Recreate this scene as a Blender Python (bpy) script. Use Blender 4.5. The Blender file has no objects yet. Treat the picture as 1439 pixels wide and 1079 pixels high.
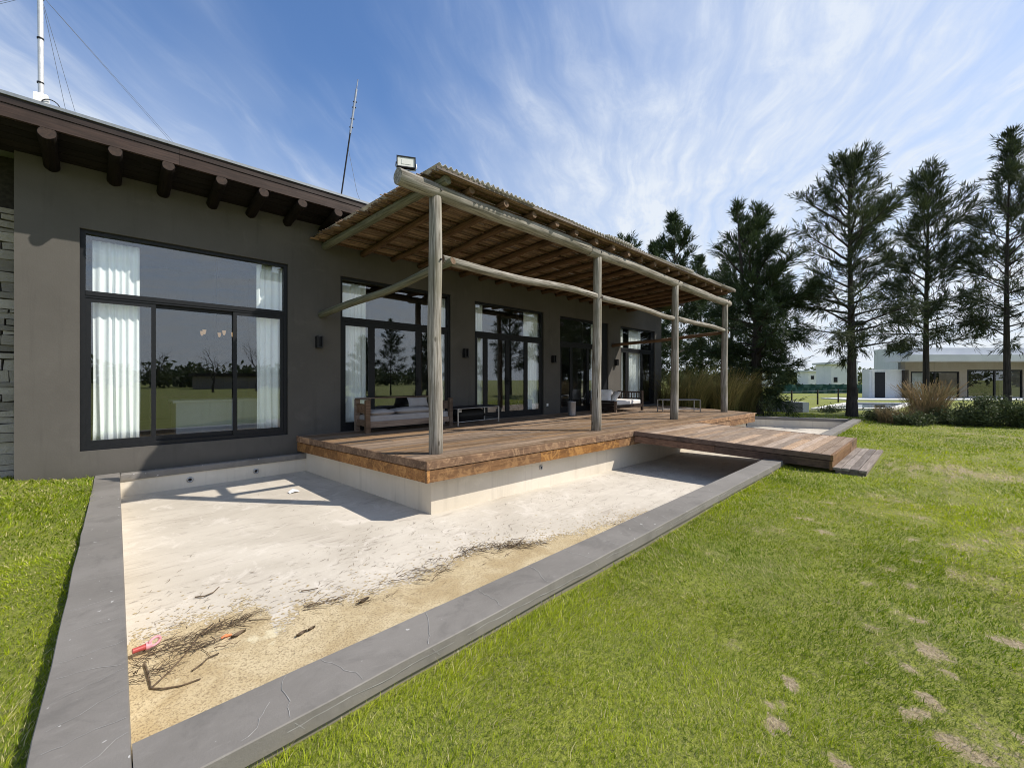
import bpy, math, random
import numpy as np
from mathutils import Vector, Matrix
R_ = math.radians
scene = bpy.context.scene
col = scene.collection

# ------------------------------------------------------------------ camera
# eye 1.38 m above the pool coping (z = 0); X runs along the facade, Y into it
cam_d = bpy.data.cameras.new("camera")
cam = bpy.data.objects.new("camera", cam_d); col.objects.link(cam)
cam_d.sensor_width = 36.0
cam_d.lens = 36.0 * 583.0 / 1439.0
cam_d.shift_y = -5.5 / 1439.0
cam_d.clip_end = 6000; cam_d.clip_start = 0.05
AZ = math.atan2(610.5, 583.0)                 # view azimuth from +X towards +Y
cam.location = (0, 0, 1.38)
cam.rotation_euler = (R_(90), 0, AZ - R_(90))
scene.camera = cam
CA, SA = math.cos(AZ), math.sin(AZ)

# ------------------------------------------------------------------ light
SUN_TO = Vector((0.66, -0.70, 1.0)).normalized()
SUN_EL = math.asin(SUN_TO.z)
SUN_AZ = math.atan2(SUN_TO.x, SUN_TO.y)
sun_d = bpy.data.lights.new("sun", 'SUN'); sun_d.energy = 4.2; sun_d.angle = R_(0.55)
sun_d.color = (1.0, 0.93, 0.83)
sun = bpy.data.objects.new("sun", sun_d); col.objects.link(sun)
sun.rotation_euler = SUN_TO.to_track_quat('Z', 'Y').to_euler()
sun.location = (30, -20, 40)

scene.view_settings.view_transform = 'Standard'
scene.view_settings.look = 'None'
scene.view_settings.exposure = 0.45
scene.view_settings.gamma = 1.0
scene.cycles.max_bounces = 7
scene.cycles.transparent_max_bounces = 12
scene.cycles.use_denoising = True
scene.cycles.filter_width = 1.0

# ------------------------------------------------------------------ node helper
class NT:
    def __init__(s, nt): s.nt = nt
    def n(s, t, **kw):
        nd = s.nt.nodes.new(t)
        for k, v in kw.items():
            if k == 'inp':
                for a, b in v.items():
                    nd.inputs[a].default_value = b
            else: setattr(nd, k, v)
        return nd
    def l(s, a, b): s.nt.links.new(a, b)
    def math(s, op, a, b=None, c=None, clamp=False):
        nd = s.nt.nodes.new('ShaderNodeMath'); nd.operation = op; nd.use_clamp = clamp
        for i, v in enumerate((a, b, c)):
            if v is None: continue
            if hasattr(v, 'links'): s.l(v, nd.inputs[i])
            else: nd.inputs[i].default_value = v
        return nd.outputs[0]
    def mapr(s, v, a, b, c=0.0, d=1.0, smooth=True):
        nd = s.nt.nodes.new('ShaderNodeMapRange')
        nd.interpolation_type = 'SMOOTHSTEP' if smooth else 'LINEAR'
        s.l(v, nd.inputs[0])
        for i, q in enumerate((a, b, c, d)): nd.inputs[1+i].default_value = q
        return nd.outputs[0]
    def mix(s, f, a, b, blend='MIX'):
        nd = s.nt.nodes.new('ShaderNodeMix'); nd.data_type = 'RGBA'; nd.blend_type = blend
        for i, v in ((0, f), (6, a), (7, b)):
            if hasattr(v, 'links'): s.l(v, nd.inputs[i])
            else: nd.inputs[i].default_value = v if i == 0 else (tuple(v)+(1,))[:4]
        return nd.outputs[2]
    def noise(s, vec, scale, detail=4, rough=0.55, dist=0.0):
        nd = s.nt.nodes.new('ShaderNodeTexNoise')
        if vec is not None: s.l(vec, nd.inputs['Vector'])
        nd.inputs['Scale'].default_value = scale; nd.inputs['Detail'].default_value = detail
        nd.inputs['Roughness'].default_value = rough; nd.inputs['Distortion'].default_value = dist
        return nd.outputs[0]
    def mapping(s, vec, sc=(1,1,1), rot=(0,0,0), loc=(0,0,0)):
        nd = s.nt.nodes.new('ShaderNodeMapping'); s.l(vec, nd.inputs[0])
        nd.inputs['Scale'].default_value = sc; nd.inputs['Rotation'].default_value = rot
        nd.inputs['Location'].default_value = loc
        return nd.outputs[0]

# ------------------------------------------------------------------ world: daylight sky with cirrus
world = bpy.data.worlds.new("World"); scene.world = world; world.use_nodes = True
w = NT(world.node_tree); world.node_tree.nodes.clear()
sky = w.n('ShaderNodeTexSky', sky_type='NISHITA', sun_disc=False, sun_elevation=SUN_EL, sun_rotation=SUN_AZ,
          altitude=20, air_density=1.0, dust_density=0.6, ozone_density=2.2)
tc = w.n('ShaderNodeTexCoord')
sep = w.n('ShaderNodeSeparateXYZ'); w.l(tc.outputs['Generated'], sep.inputs[0])
zc = w.math('MAXIMUM', sep.outputs[2], 0.0)
den = w.math('ADD', zc, 0.22)
px_ = w.math('DIVIDE', sep.outputs[0], den); py_ = w.math('DIVIDE', sep.outputs[1], den)
cmb = w.n('ShaderNodeCombineXYZ'); w.l(px_, cmb.inputs[0]); w.l(py_, cmb.inputs[1])
WIND = math.atan2(0.568, 0.853)
rotd = w.mapping(cmb.outputs[0], rot=(0, 0, -WIND))
def warped(vec, sc, amp, loc=(0, 0, 0)):
    nz = w.n('ShaderNodeTexNoise', inp={'Scale': sc, 'Detail': 4, 'Roughness': 0.55}); w.l(w.mapping(vec, loc=loc), nz.inputs['Vector'])
    ad = w.n('ShaderNodeVectorMath', operation='MULTIPLY_ADD'); w.l(nz.outputs['Color'], ad.inputs[0])
    ad.inputs[1].default_value = amp; w.l(vec, ad.inputs[2])
    return ad.outputs[0]
v1 = warped(rotd, 0.7, (0.75, 0.75, 0), (-3.45, 3.06, 0))
v2 = warped(v1, 2.2, (0.16, 0.08, 0), (5, 2, 0))
veil = w.noise(w.mapping(v1, sc=(0.55, 1.0, 1), loc=(3.06, -3.45, 0)), 1.05, 4, 0.5)
streak = w.noise(w.mapping(v2, sc=(0.6, 2.6, 1)), 1.9, 8, 0.60, 0.2)
wisp = w.noise(w.mapping(v2, sc=(0.8, 5.5, 1), rot=(0, 0, 0.25), loc=(3.1, 1.7, 0)), 2.6, 7, 0.62, 0.2)
# cover grows towards the sun side and towards the horizon
side = w.math('ADD', w.math('MULTIPLY', sep.outputs[0], 0.62), w.math('MULTIPLY', sep.outputs[1], -0.42))
cov = w.math('ADD', w.math('MULTIPLY', side, 0.24), w.math('MULTIPLY', w.mapr(zc, 0.12, 0.70, 1, 0), 0.50))
base = w.math('ADD', w.math('MULTIPLY', w.math('SUBTRACT', veil, 0.5), 1.10), cov)
d1 = w.mapr(base, -0.16, 0.42)
tex = w.math('ADD', w.math('MULTIPLY', streak, 0.6), w.math('MULTIPLY', wisp, 0.4))
d2 = w.mapr(w.math('ADD', w.math('MULTIPLY', base, 0.35), tex), 0.42, 0.80)
brk = w.noise(w.mapping(v2, sc=(1.0, 1.9, 1)), 7.5, 9, 0.68)
d2 = w.math('MULTIPLY', d2, w.mapr(brk, 0.30, 0.66, 0.55, 1.25), clamp=True)
dens = w.math('ADD', w.math('MULTIPLY', d1, 0.50), w.math('MULTIPLY', w.math('MULTIPLY', d2, w.mapr(base, -0.25, 0.25)), 0.50))
dens = w.math('MULTIPLY', dens, 0.95)
dens = w.math('MAXIMUM', dens, w.mapr(zc, 0.02, 0.42, 0.88, 0.0))
cloudc = w.mix(w.mapr(zc, 0.0, 0.7), (7.4, 7.8, 8.2), (6.9, 7.5, 8.4))
skyc = w.mix(1.0, w.mix(w.mapr(zc, 0.0, 0.35), (2.6, 3.9, 5.6), sky.outputs[0]), (1.08, 1.34, 1.62), 'MULTIPLY')
final = w.mix(dens, skyc, cloudc)
bg = w.n('ShaderNodeBackground'); bg.inputs[1].default_value = 0.085
w.l(final, bg.inputs[0])
wo = w.n('ShaderNodeOutputWorld'); w.l(bg.outputs[0], wo.inputs[0])

# ------------------------------------------------------------------ materials
def mat(name):
    m = bpy.data.materials.new(name); m.use_nodes = True
    t = NT(m.node_tree); b = m.node_tree.nodes['Principled BSDF']
    return m, t, b
def bump(t, b, h, strength=0.3, dist=0.01):
    nd = t.n('ShaderNodeBump'); nd.inputs['Strength'].default_value = strength
    nd.inputs['Distance'].default_value = dist
    t.l(h, nd.inputs['Height']); t.l(nd.outputs[0], b.inputs['Normal'])
def pos(t): return t.n('ShaderNodeNewGeometry').outputs['Position']
def obj(t): return t.n('ShaderNodeTexCoord').outputs['Object']
def attr(t, name): return t.n('ShaderNodeAttribute', attribute_name=name).outputs['Fac']

def simple(name, c1, c2, scale=6, rough=0.8, bs=0.15, bd=0.01, metal=0.0, detail=5, bscale=None):
    m, t, b = mat(name); p = pos(t)
    f = t.noise(p, scale, detail)
    t.l(t.mix(t.mapr(f, 0.3, 0.7), c1, c2), b.inputs['Base Color'])
    b.inputs['Roughness'].default_value = rough; b.inputs['Metallic'].default_value = metal
    if bs: bump(t, b, t.noise(p, bscale or scale*6, 4), bs, bd)
    return m

M = {}
# painted plaster
def plaster(name, c1, c2, stain=None):
    m, t, b = mat(name); p = pos(t)
    f = t.mapr(t.noise(p, 0.7, 6, 0.6), 0.3, 0.7)
    c = t.mix(f, c1, c2)
    drip = t.mapr(t.noise(t.mapping(p, sc=(5, 5, 0.35)), 1.6, 4, 0.6), 0.52, 0.75)
    c = t.mix(t.math('MULTIPLY', drip, 0.35), c, tuple(x*0.68 for x in c1))
    c = t.mix(t.math('MULTIPLY', t.mapr(t.noise(p, 2.4, 6, 0.65, 0.6), 0.55, 0.72), 0.35), c, tuple(x*1.22 for x in c2))
    if stain:
        sp = t.n('ShaderNodeSeparateXYZ'); t.l(p, sp.inputs[0])
        lo = t.math('ADD', sp.outputs[2], t.math('MULTIPLY', t.noise(p, 3.5, 4), 0.22))
        c = t.mix(t.math('MULTIPLY', t.mapr(lo, stain[0], stain[1], 1, 0), 0.55), c, stain[2])
    t.l(c, b.inputs['Base Color']); b.inputs['Roughness'].default_value = 0.92; b.inputs['Specular IOR Level'].default_value = 0.2
    bump(t, b, t.noise(p, 55, 4, 0.6), 0.22, 0.006)
    return m
M['taupe'] = plaster('taupe_plaster', (0.088, 0.082, 0.0735), (0.107, 0.100, 0.090), (0.0, 0.30, (0.060, 0.060, 0.050)))
M['cream'] = plaster('cream_pool_render', (0.60, 0.54, 0.44), (0.70, 0.64, 0.54))
M['white_wall'] = plaster('white_render', (0.66, 0.68, 0.69), (0.74, 0.75, 0.76))
M['beige_wall'] = plaster('beige_render', (0.30, 0.26, 0.21), (0.34, 0.30, 0.25))
M['room'] = plaster('room_paint', (0.085, 0.080, 0.075), (0.10, 0.095, 0.088))
M['room_floor'] = simple('room_floor', (0.10, 0.085, 0.07), (0.14, 0.12, 0.10), 2, 0.4, 0.05)
M['grey_block'] = plaster('grey_block', (0.16, 0.16, 0.165), (0.22, 0.22, 0.22))

# dark frames, metal
def metal(name, c, rough=0.4, met=0.0, sc=20):
    m, t, b = mat(name); p = pos(t)
    f = t.noise(p, sc, 4)
    t.l(t.mix(f, tuple(x*0.8 for x in c), tuple(x*1.2 for x in c)), b.inputs['Base Color'])
    t.l(t.mapr(f, 0.2, 0.8, rough*0.8, rough*1.25), b.inputs['Roughness'])
    b.inputs['Metallic'].default_value = met
    if not met: b.inputs['Specular IOR Level'].default_value = 0.3
    return m
M['frame'] = metal('anthracite_frame', (0.0075, 0.0085, 0.0105), 0.5)
M['black'] = metal('black_paint', (0.012, 0.012, 0.013), 0.5)
M['steel'] = metal('brushed_steel', (0.42, 0.43, 0.44), 0.35, 0.9)
M['zinc'] = metal('zinc_bucket', (0.36, 0.38, 0.41), 0.42, 0.75)
M['galv'] = metal('galvanised', (0.62, 0.62, 0.62), 0.45, 0.4)
M['flash'] = metal('zinc_flashing', (0.20, 0.22, 0.24), 0.5, 0.4)
M['wire'] = metal('guy_wire', (0.16, 0.18, 0.22), 0.6, 0.2)
M['white_plastic'] = metal('white_plastic', (0.72, 0.72, 0.70), 0.5)
M['darkdoor'] = metal('dark_door', (0.012, 0.013, 0.018), 0.6)

# logs: streaks along local Z
def logmat(name, a, b2, dark, moss=None):
    m, t, b = mat(name); p = obj(t)
    rnd = t.n('ShaderNodeObjectInfo').outputs['Random']
    off = t.n('ShaderNodeVectorMath', operation='ADD'); t.l(p, off.inputs[0])
    cx = t.n('ShaderNodeCombineXYZ'); t.l(t.math('MULTIPLY', rnd, 37.0), cx.inputs[2]); t.l(cx.outputs[0], off.inputs[1])
    q = off.outputs[0]
    g = t.noise(t.mapping(q, sc=(1, 1, 0.045)), 42, 6, 0.62, 0.4)
    big = t.noise(q, 1.6, 4)
    c = t.mix(t.mapr(g, 0.3, 0.68), a, b2)
    c = t.mix(t.math('MULTIPLY', t.mapr(big, 0.48, 0.7), 0.55), c, moss or dark)
    crack = t.mapr(t.noise(t.mapping(q, sc=(1, 1, 0.022)), 30, 3, 0.5, 0.6), 0.655, 0.70)
    knot = t.n('ShaderNodeTexVoronoi', inp={'Scale': 2.6}); t.l(t.mapping(q, sc=(2, 2, 0.8)), knot.inputs['Vector'])
    kn = t.mapr(knot.outputs['Distance'], 0.05, 0.11, 1, 0)
    c = t.mix(t.math('MAXIMUM', t.math('MULTIPLY', crack, 0.85), t.math('MULTIPLY', kn, 0.6)), c, dark)
    t.l(c, b.inputs['Base Color']); b.inputs['Roughness'].default_value = 0.85
    b.inputs['Specular IOR Level'].default_value = 0.15
    bump(t, b, t.math('SUBTRACT', g, t.math('MULTIPLY', crack, 1.2)), 0.55, 0.012)
    return m
M['log_grey'] = logmat('weathered_log', (0.125, 0.110, 0.085), (0.39, 0.365, 0.322), (0.04, 0.03, 0.02), (0.155, 0.145, 0.095))
M['log_green'] = logmat('treated_log', (0.085, 0.085, 0.058), (0.19, 0.185, 0.13), (0.05, 0.045, 0.03), (0.12, 0.14, 0.10))
M['log_brown'] = logmat('rafter_log', (0.075, 0.042, 0.025), (0.165, 0.10, 0.060), (0.028, 0.017, 0.010))
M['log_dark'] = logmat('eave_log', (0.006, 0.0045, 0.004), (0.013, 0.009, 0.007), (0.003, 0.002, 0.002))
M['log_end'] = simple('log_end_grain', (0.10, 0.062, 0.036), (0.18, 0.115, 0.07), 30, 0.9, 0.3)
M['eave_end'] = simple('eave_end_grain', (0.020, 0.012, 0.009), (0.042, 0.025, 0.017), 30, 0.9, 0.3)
M['cane'] = None

# planks with a per-plank tint attribute, grain along world X (or Y)
def plank(name, a, b2, dark, axis='X', rough=0.6, orange=None):
    m, t, b = mat(name); p = pos(t)
    tint = attr(t, 'tint')
    cx = t.n('ShaderNodeCombineXYZ'); 
    for i in range(3): t.l(t.math('MULTIPLY', tint, 13.0+7*i), cx.inputs[i])
    off = t.n('ShaderNodeVectorMath', operation='ADD'); t.l(p, off.inputs[0]); t.l(cx.outputs[0], off.inputs[1])
    sc = (0.05, 1, 1) if axis == 'X' else (1, 0.05, 1)
    g = t.noise(t.mapping(off.outputs[0], sc=sc), 48, 6, 0.65, 0.5)
    wear = t.noise(t.mapping(off.outputs[0], sc=(0.4, 1, 1)), 3.2, 5, 0.65)
    c = t.mix(t.mapr(g, 0.3, 0.7), a, b2)
    c = t.mix(t.math('MULTIPLY', t.mapr(wear, 0.45, 0.72), 0.7), c, dark)
    if orange:
        o = t.mapr(t.noise(off.outputs[0], 7.5, 5, 0.7, 0.8), 0.48, 0.62)
        c = t.mix(t.math('MULTIPLY', o, 0.75), c, orange)
    hsv = t.n('ShaderNodeHueSaturation'); t.l(c, hsv.inputs['Color'])
    t.l(t.mapr(tint, 0, 1, 0.66, 1.27, False), hsv.inputs['Value'])
    t.l(t.mapr(t.math('FRACT', t.math('MULTIPLY', tint, 7.3)), 0, 1, 0.75, 1.12, False), hsv.inputs['Saturation'])
    t.l(hsv.outputs[0], b.inputs['Base Color'])
    t.l(t.mapr(wear, 0.3, 0.7, rough*0.8, min(1, rough*1.3)), b.inputs['Roughness'])
    b.inputs['Specular IOR Level'].default_value = 0.25
    bump(t, b, g, 0.35, 0.006)
    return m
M['deck'] = plank('deck_planks', (0.150, 0.097, 0.057), (0.285, 0.193, 0.120), (0.088, 0.055, 0.034), rough=0.62)
M['deck_edge'] = plank('deck_edge_boards', (0.15, 0.075, 0.032), (0.30, 0.155, 0.065), (0.08, 0.042, 0.022), orange=(0.40, 0.225, 0.095), rough=0.62)
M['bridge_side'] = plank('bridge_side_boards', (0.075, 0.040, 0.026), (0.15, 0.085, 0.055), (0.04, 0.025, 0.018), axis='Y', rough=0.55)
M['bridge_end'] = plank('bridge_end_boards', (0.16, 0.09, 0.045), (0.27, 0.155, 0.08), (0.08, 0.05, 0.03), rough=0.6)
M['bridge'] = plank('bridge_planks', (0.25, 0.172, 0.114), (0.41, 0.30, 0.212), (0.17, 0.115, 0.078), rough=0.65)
M['step'] = plank('old_planks', (0.145, 0.115, 0.095), (0.30, 0.25, 0.21), (0.09, 0.07, 0.06), rough=0.75)
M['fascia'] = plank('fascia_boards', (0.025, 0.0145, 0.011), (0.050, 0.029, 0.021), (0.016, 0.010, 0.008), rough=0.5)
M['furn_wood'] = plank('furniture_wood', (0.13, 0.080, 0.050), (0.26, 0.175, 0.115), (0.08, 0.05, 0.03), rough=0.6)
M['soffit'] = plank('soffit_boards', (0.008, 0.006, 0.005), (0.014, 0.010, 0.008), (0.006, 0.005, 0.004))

# cane
m, t, b = mat('cane'); p = pos(t)
tint = attr(t, 'tint')
g = t.noise(t.mapping(p, sc=(0.12, 1, 1)), 45, 4, 0.6)
c = t.mix(t.mapr(g, 0.3, 0.7), (0.115, 0.069, 0.038), (0.25, 0.168, 0.102))
nodes_ = t.mapr(t.noise(t.mapping(p, sc=(4, 40, 1)), 3.0, 2), 0.62, 0.7)
c = t.mix(t.math('MULTIPLY', nodes_, 0.5), c, (0.09, 0.055, 0.03))
hs = t.n('ShaderNodeHueSaturation'); t.l(c, hs.inputs['Color']); t.l(t.mapr(tint, 0, 1, 0.5, 1.5, False), hs.inputs['Value'])
t.l(hs.outputs[0], b.inputs['Base Color']); b.inputs['Roughness'].default_value = 0.65
M['cane'] = m
# corrugated sheet
m, t, b = mat('corrugated_sheet'); p = pos(t)
f = t.noise(p, 1.4, 6, 0.65); sp = t.noise(p, 26, 4, 0.7)
c = t.mix(t.mapr(f, 0.35, 0.65), (0.50, 0.48, 0.44), (0.64, 0.62, 0.58))
c = t.mix(t.math('MULTIPLY', t.mapr(sp, 0.5, 0.68), 0.75), c, (0.16, 0.13, 0.10))
t.l(c, b.inputs['Base Color']); b.inputs['Roughness'].default_value = 0.6
tl = t.n('ShaderNodeBsdfTranslucent'); t.l(c, tl.inputs[0]); mx = t.n('ShaderNodeMixShader'); mx.inputs[0].default_value = 0.35
t.l(b.outputs[0], mx.inputs[1]); t.l(tl.outputs[0], mx.inputs[2]); t.l(mx.outputs[0], m.node_tree.nodes['Material Output'].inputs[0])
M['sheet'] = m

# glass: clear pane that mirrors more at grazing angles and lets sunlight through
m = bpy.data.materials.new('window_glass'); m.use_nodes = True; t = NT(m.node_tree); m.node_tree.nodes.clear()
lw = t.n('ShaderNodeLayerWeight', inp={'Blend': 0.5})
fr = t.math('ADD', t.math('MULTIPLY', t.math('POWER', lw.outputs['Facing'], 5.0), 0.90), 0.095)
tr = t.n('ShaderNodeBsdfTransparent'); tr.inputs[0].default_value = (0.975, 0.99, 0.99, 1)
gl = t.n('ShaderNodeBsdfGlossy'); gl.inputs['Roughness'].default_value = 0.0; gl.inputs[0].default_value = (0.95, 0.97, 1, 1)
mx = t.n('ShaderNodeMixShader'); t.l(fr, mx.inputs[0]); t.l(tr.outputs[0], mx.inputs[1]); t.l(gl.outputs[0], mx.inputs[2])
o = t.n('ShaderNodeOutputMaterial'); t.l(mx.outputs[0], o.inputs[0]); M['glass'] = m

# fabrics
def fabric(name, a, b2, trans=0.0, sc=8):
    m, t, b = mat(name); p = pos(t)
    f = t.noise(p, sc, 5)
    t.l(t.mix(f, a, b2), b.inputs['Base Color']); b.inputs['Roughness'].default_value = 0.95
    bump(t, b, t.noise(p, 260, 2), 0.2, 0.002)
    if trans:
        tl = t.n('ShaderNodeBsdfTranslucent'); tl.inputs[0].default_value = (*b2, 1)
        mx = t.n('ShaderNodeMixShader'); mx.inputs[0].default_value = trans
        t.l(b.outputs[0], mx.inputs[1]); t.l(tl.outputs[0], mx.inputs[2])
        t.l(mx.outputs[0], m.node_tree.nodes['Material Output'].inputs[0])
    return m
M['curtain'] = fabric('white_curtain', (0.86, 0.90, 0.88), (0.93, 0.95, 0.94), 0.0)
M['grey_cushion'] = fabric('grey_cushion', (0.30, 0.28, 0.27), (0.40, 0.38, 0.37))
M['white_cushion'] = fabric('white_cushion', (0.70, 0.66, 0.62), (0.80, 0.77, 0.74))
M['shade_net'] = fabric('green_shade_net', (0.012, 0.05, 0.045), (0.02, 0.075, 0.065), 0.0, 1.5)
M['pink'] = metal('pink_plastic', (0.66, 0.30, 0.34), 0.45)
M['red'] = metal('red_plastic', (0.40, 0.07, 0.065), 0.45)
M['orange'] = metal('orange_plastic', (0.75, 0.22, 0.09), 0.5)
M['paper'] = simple('paper', (0.78, 0.78, 0.77), (0.86, 0.86, 0.85), 10, 0.9, 0.2)

# pool floor
m, t, b = mat('pool_floor'); p = pos(t)
f = t.noise(p, 0.55, 7, 0.62, 0.5)
c = t.mix(t.mapr(f, 0.32, 0.68), (0.435, 0.392, 0.325), (0.57, 0.522, 0.445))
st = t.noise(t.mapping(p, sc=(0.5, 2.2, 1), rot=(0, 0, 0.25)), 5, 7, 0.72, 0.7)
c = t.mix(t.math('MULTIPLY', t.mapr(st, 0.52, 0.70), 0.65), c, (0.31, 0.265, 0.22))
pale = t.mapr(t.noise(p, 2.3, 7, 0.7, 1.2), 0.52, 0.66)
c = t.mix(t.math('MULTIPLY', pale, 0.5), c, (0.66, 0.61, 0.54))
sk = t.mapr(t.noise(t.mapping(p, sc=(1, 2.2, 1), rot=(0, 0, .3)), 60, 4, 0.75), 0.62, 0.70)
c = t.mix(t.math('MULTIPLY', sk, 0.5), c, (0.20, 0.16, 0.12))
t.l(c, b.inputs['Base Color']); b.inputs['Roughness'].default_value = 0.85
bump(t, b, t.noise(p, 30, 6, 0.7), 0.25, 0.006); M['pool_floor'] = m
# silt
m, t, b = mat('silt'); p = pos(t)
f = t.noise(p, 2.6, 7, 0.65, 0.5); g = t.noise(p, 75, 4, 0.75)
c = t.mix(t.mapr(f, 0.35, 0.65), (0.42, 0.325, 0.180), (0.56, 0.465, 0.295))
c = t.mix(t.math('MULTIPLY', t.mapr(g, 0.47, 0.64), 0.75), c, (0.17, 0.12, 0.065))
pl = t.mapr(t.noise(p, 1.9, 5, 0.6), 0.64, 0.70)
c = t.mix(t.math('MULTIPLY', pl, 0.75), c, (0.66, 0.60, 0.42))
t.l(c, b.inputs['Base Color']); b.inputs['Roughness'].default_value = 0.95
bump(t, b, g, 0.6, 0.01); M['silt'] = m
# coping
m, t, b = mat('grey_coping'); p = pos(t)
f = t.noise(p, 1.1, 6, 0.62); g = t.noise(p, 95, 4, 0.65)
c = t.mix(t.mapr(f, 0.3, 0.7), (0.160, 0.148, 0.132), (0.212, 0.197, 0.178))
sw = t.noise(t.mapping(p, sc=(1.0, 2.6, 1.0)), 9, 8, 0.75, 0.4)
c = t.mix(t.math('MULTIPLY', t.mapr(sw, 0.50, 0.74), 0.32), c, (0.275, 0.258, 0.237))
nrm = t.n('ShaderNodeNewGeometry'); spn = t.n('ShaderNodeSeparateXYZ'); t.l(nrm.outputs['True Normal'], spn.inputs[0])
low = t.n('ShaderNodeSeparateXYZ'); t.l(p, low.inputs[0])
lowm = t.mapr(t.math('ADD', low.outputs[2], t.math('MULTIPLY', t.noise(p, 9, 4), 0.09)), -0.09, 0.0, 1, 0)
c = t.mix(t.math('MULTIPLY', t.mapr(t.noise(p, 2.7, 6, 0.7, 0.8), 0.50, 0.66), 0.45), c, (0.105, 0.098, 0.088))
c = t.mix(t.math('MULTIPLY', lowm, 0.6), c, (0.20, 0.175, 0.125))
spk = t.mapr(t.noise(p, 21, 2, 0.4), 0.735, 0.75)
c = t.mix(t.math('MULTIPLY', spk, 0.7), c, (0.55, 0.54, 0.52))
t.l(c, b.inputs['Base Color']); b.inputs['Roughness'].default_value = 0.72
bump(t, b, g, 0.3, 0.004); M['coping'] = m
M['crack'] = simple('crack_filler', (0.27, 0.265, 0.25), (0.38, 0.37, 0.35), 12, 0.9, 0)
# ground
m, t, b = mat('lawn_ground'); p = pos(t)
bare = attr(t, 'bare')
f = t.noise(p, 1.3, 6, 0.65); g = t.noise(p, 38, 5, 0.7)
green = t.mix(t.mapr(f, 0.3, 0.7), (0.160, 0.190, 0.014), (0.24, 0.27, 0.022))
green = t.mix(t.math('MULTIPLY', t.mapr(g, 0.42, 0.62), 0.6), green, (0.055, 0.070, 0.014))
g4 = t.noise(p, 130, 4, 0.8)
green = t.mix(t.math('MULTIPLY', t.mapr(g4, 0.50, 0.62), 0.55), green, (0.33, 0.31, 0.10))
green = t.mix(t.math('MULTIPLY', t.mapr(g4, 0.36, 0.47, 1, 0), 0.8), green, (0.035, 0.048, 0.010))
soil = t.mix(t.mapr(g, 0.3, 0.7), (0.19, 0.145, 0.08), (0.38, 0.31, 0.20))
g2 = t.noise(p, 9, 5, 0.75)
bb = t.mapr(t.math('ADD', bare, t.math('MULTIPLY', t.math('SUBTRACT', t.math('ADD', g, g2), 1.0), 0.9)), 0.20, 0.58)
t.l(t.mix(bb, green, soil), b.inputs['Base Color']); b.inputs['Roughness'].default_value = 0.95
bump(t, b, g, 0.7, 0.03); M['ground'] = m
def leaf(name, trans=0.3, rough=0.55, ca=(0.1, 0.17, 0.02), cb=(0.2, 0.26, 0.05), cc=None):
    m, t, b = mat(name)
    tint = attr(t, 'tint')
    c = t.mix(tint, ca, cb)
    if cc is not None: c = t.mix(attr(t, 'dry'), c, cc)
    t.l(c, b.inputs['Base Color']); b.inputs['Roughness'].default_value = rough
    b.inputs['Specular IOR Level'].default_value = 0.25
    tl = t.n('ShaderNodeBsdfTranslucent'); t.l(c, tl.inputs[0])
    mx = t.n('ShaderNodeMixShader'); mx.inputs[0].default_value = trans
    t.l(b.outputs[0], mx.inputs[1]); t.l(tl.outputs[0], mx.inputs[2])
    t.l(mx.outputs[0], m.node_tree.nodes['Material Output'].inputs[0])
    return m
M['grass'] = leaf('grass_blades', 0.42, 0.6, (0.135, 0.215, 0.006), (0.50, 0.56, 0.022), (0.70, 0.60, 0.34))
M['needles'] = leaf('casuarina_needles', 0.2, 0.7, (0.030, 0.045, 0.021), (0.100, 0.122, 0.052))
M['needles2'] = leaf('cypress_needles', 0.12, 0.7, (0.024, 0.042, 0.016), (0.080, 0.112, 0.040))
M['reed'] = leaf('reed_blades', 0.3, 0.7, (0.085, 0.108, 0.026), (0.30, 0.245, 0.095))
M['drygrass'] = leaf('dry_grass', 0.3, 0.7, (0.085, 0.095, 0.038), (0.27, 0.195, 0.11))
M['shrub'] = leaf('shrub_leaves', 0.2, 0.6, (0.045, 0.065, 0.022), (0.12, 0.145, 0.065))
M['bark'] = logmat('bark', (0.035, 0.030, 0.026), (0.085, 0.073, 0.062), (0.015, 0.013, 0.011))
M['twig'] = simple('twig', (0.045, 0.031, 0.019), (0.15, 0.105, 0.065), 25, 0.9, 0)
M['dry_leaf'] = simple('dry_leaf', (0.05, 0.032, 0.02), (0.17, 0.115, 0.065), 25, 0.9, 0)
m, t, b = mat('stone_cladding'); p = pos(t)
v = t.n('ShaderNodeTexBrick'); v.inputs['Scale'].default_value = 1.0
t.l(t.mix(attr(t, 'tint'), (0.21, 0.19, 0.165), (0.46, 0.42, 0.37)), b.inputs['Base Color'])
b.inputs['Roughness'].default_value = 0.95; bump(t, b, t.noise(p, 22, 6, 0.7), 0.9, 0.03)
m.node_tree.nodes.remove(v); M['stone'] = m
M['mortar'] = simple('dark_joint', (0.02, 0.018, 0.016), (0.04, 0.036, 0.03), 20, 1.0, 0)
M['roof_white'] = simple('white_roof', (0.55, 0.57, 0.60), (0.66, 0.68, 0.70), 0.5, 0.7, 0)
M['coping_white'] = simple('white_stone', (0.66, 0.66, 0.65), (0.76, 0.76, 0.74), 1.5, 0.8, 0)
m = bpy.data.materials.new('lit_shade'); m.use_nodes = True
b = m.node_tree.nodes['Principled BSDF']; b.inputs['Base Color'].default_value = (0.8, 0.6, 0.4, 1)
b.inputs['Emission Color'].default_value = (1.0, 0.62, 0.30, 1); b.inputs['Emission Strength'].default_value = 0.22; M['lamp'] = m
m = bpy.data.materials.new('led_panel'); m.use_nodes = True; t = NT(m.node_tree); b = m.node_tree.nodes['Principled BSDF']
t.l(t.mix(t.noise(pos(t), 60, 2), (0.62, 0.62, 0.56), (0.74, 0.74, 0.68)), b.inputs['Base Color'])
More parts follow.
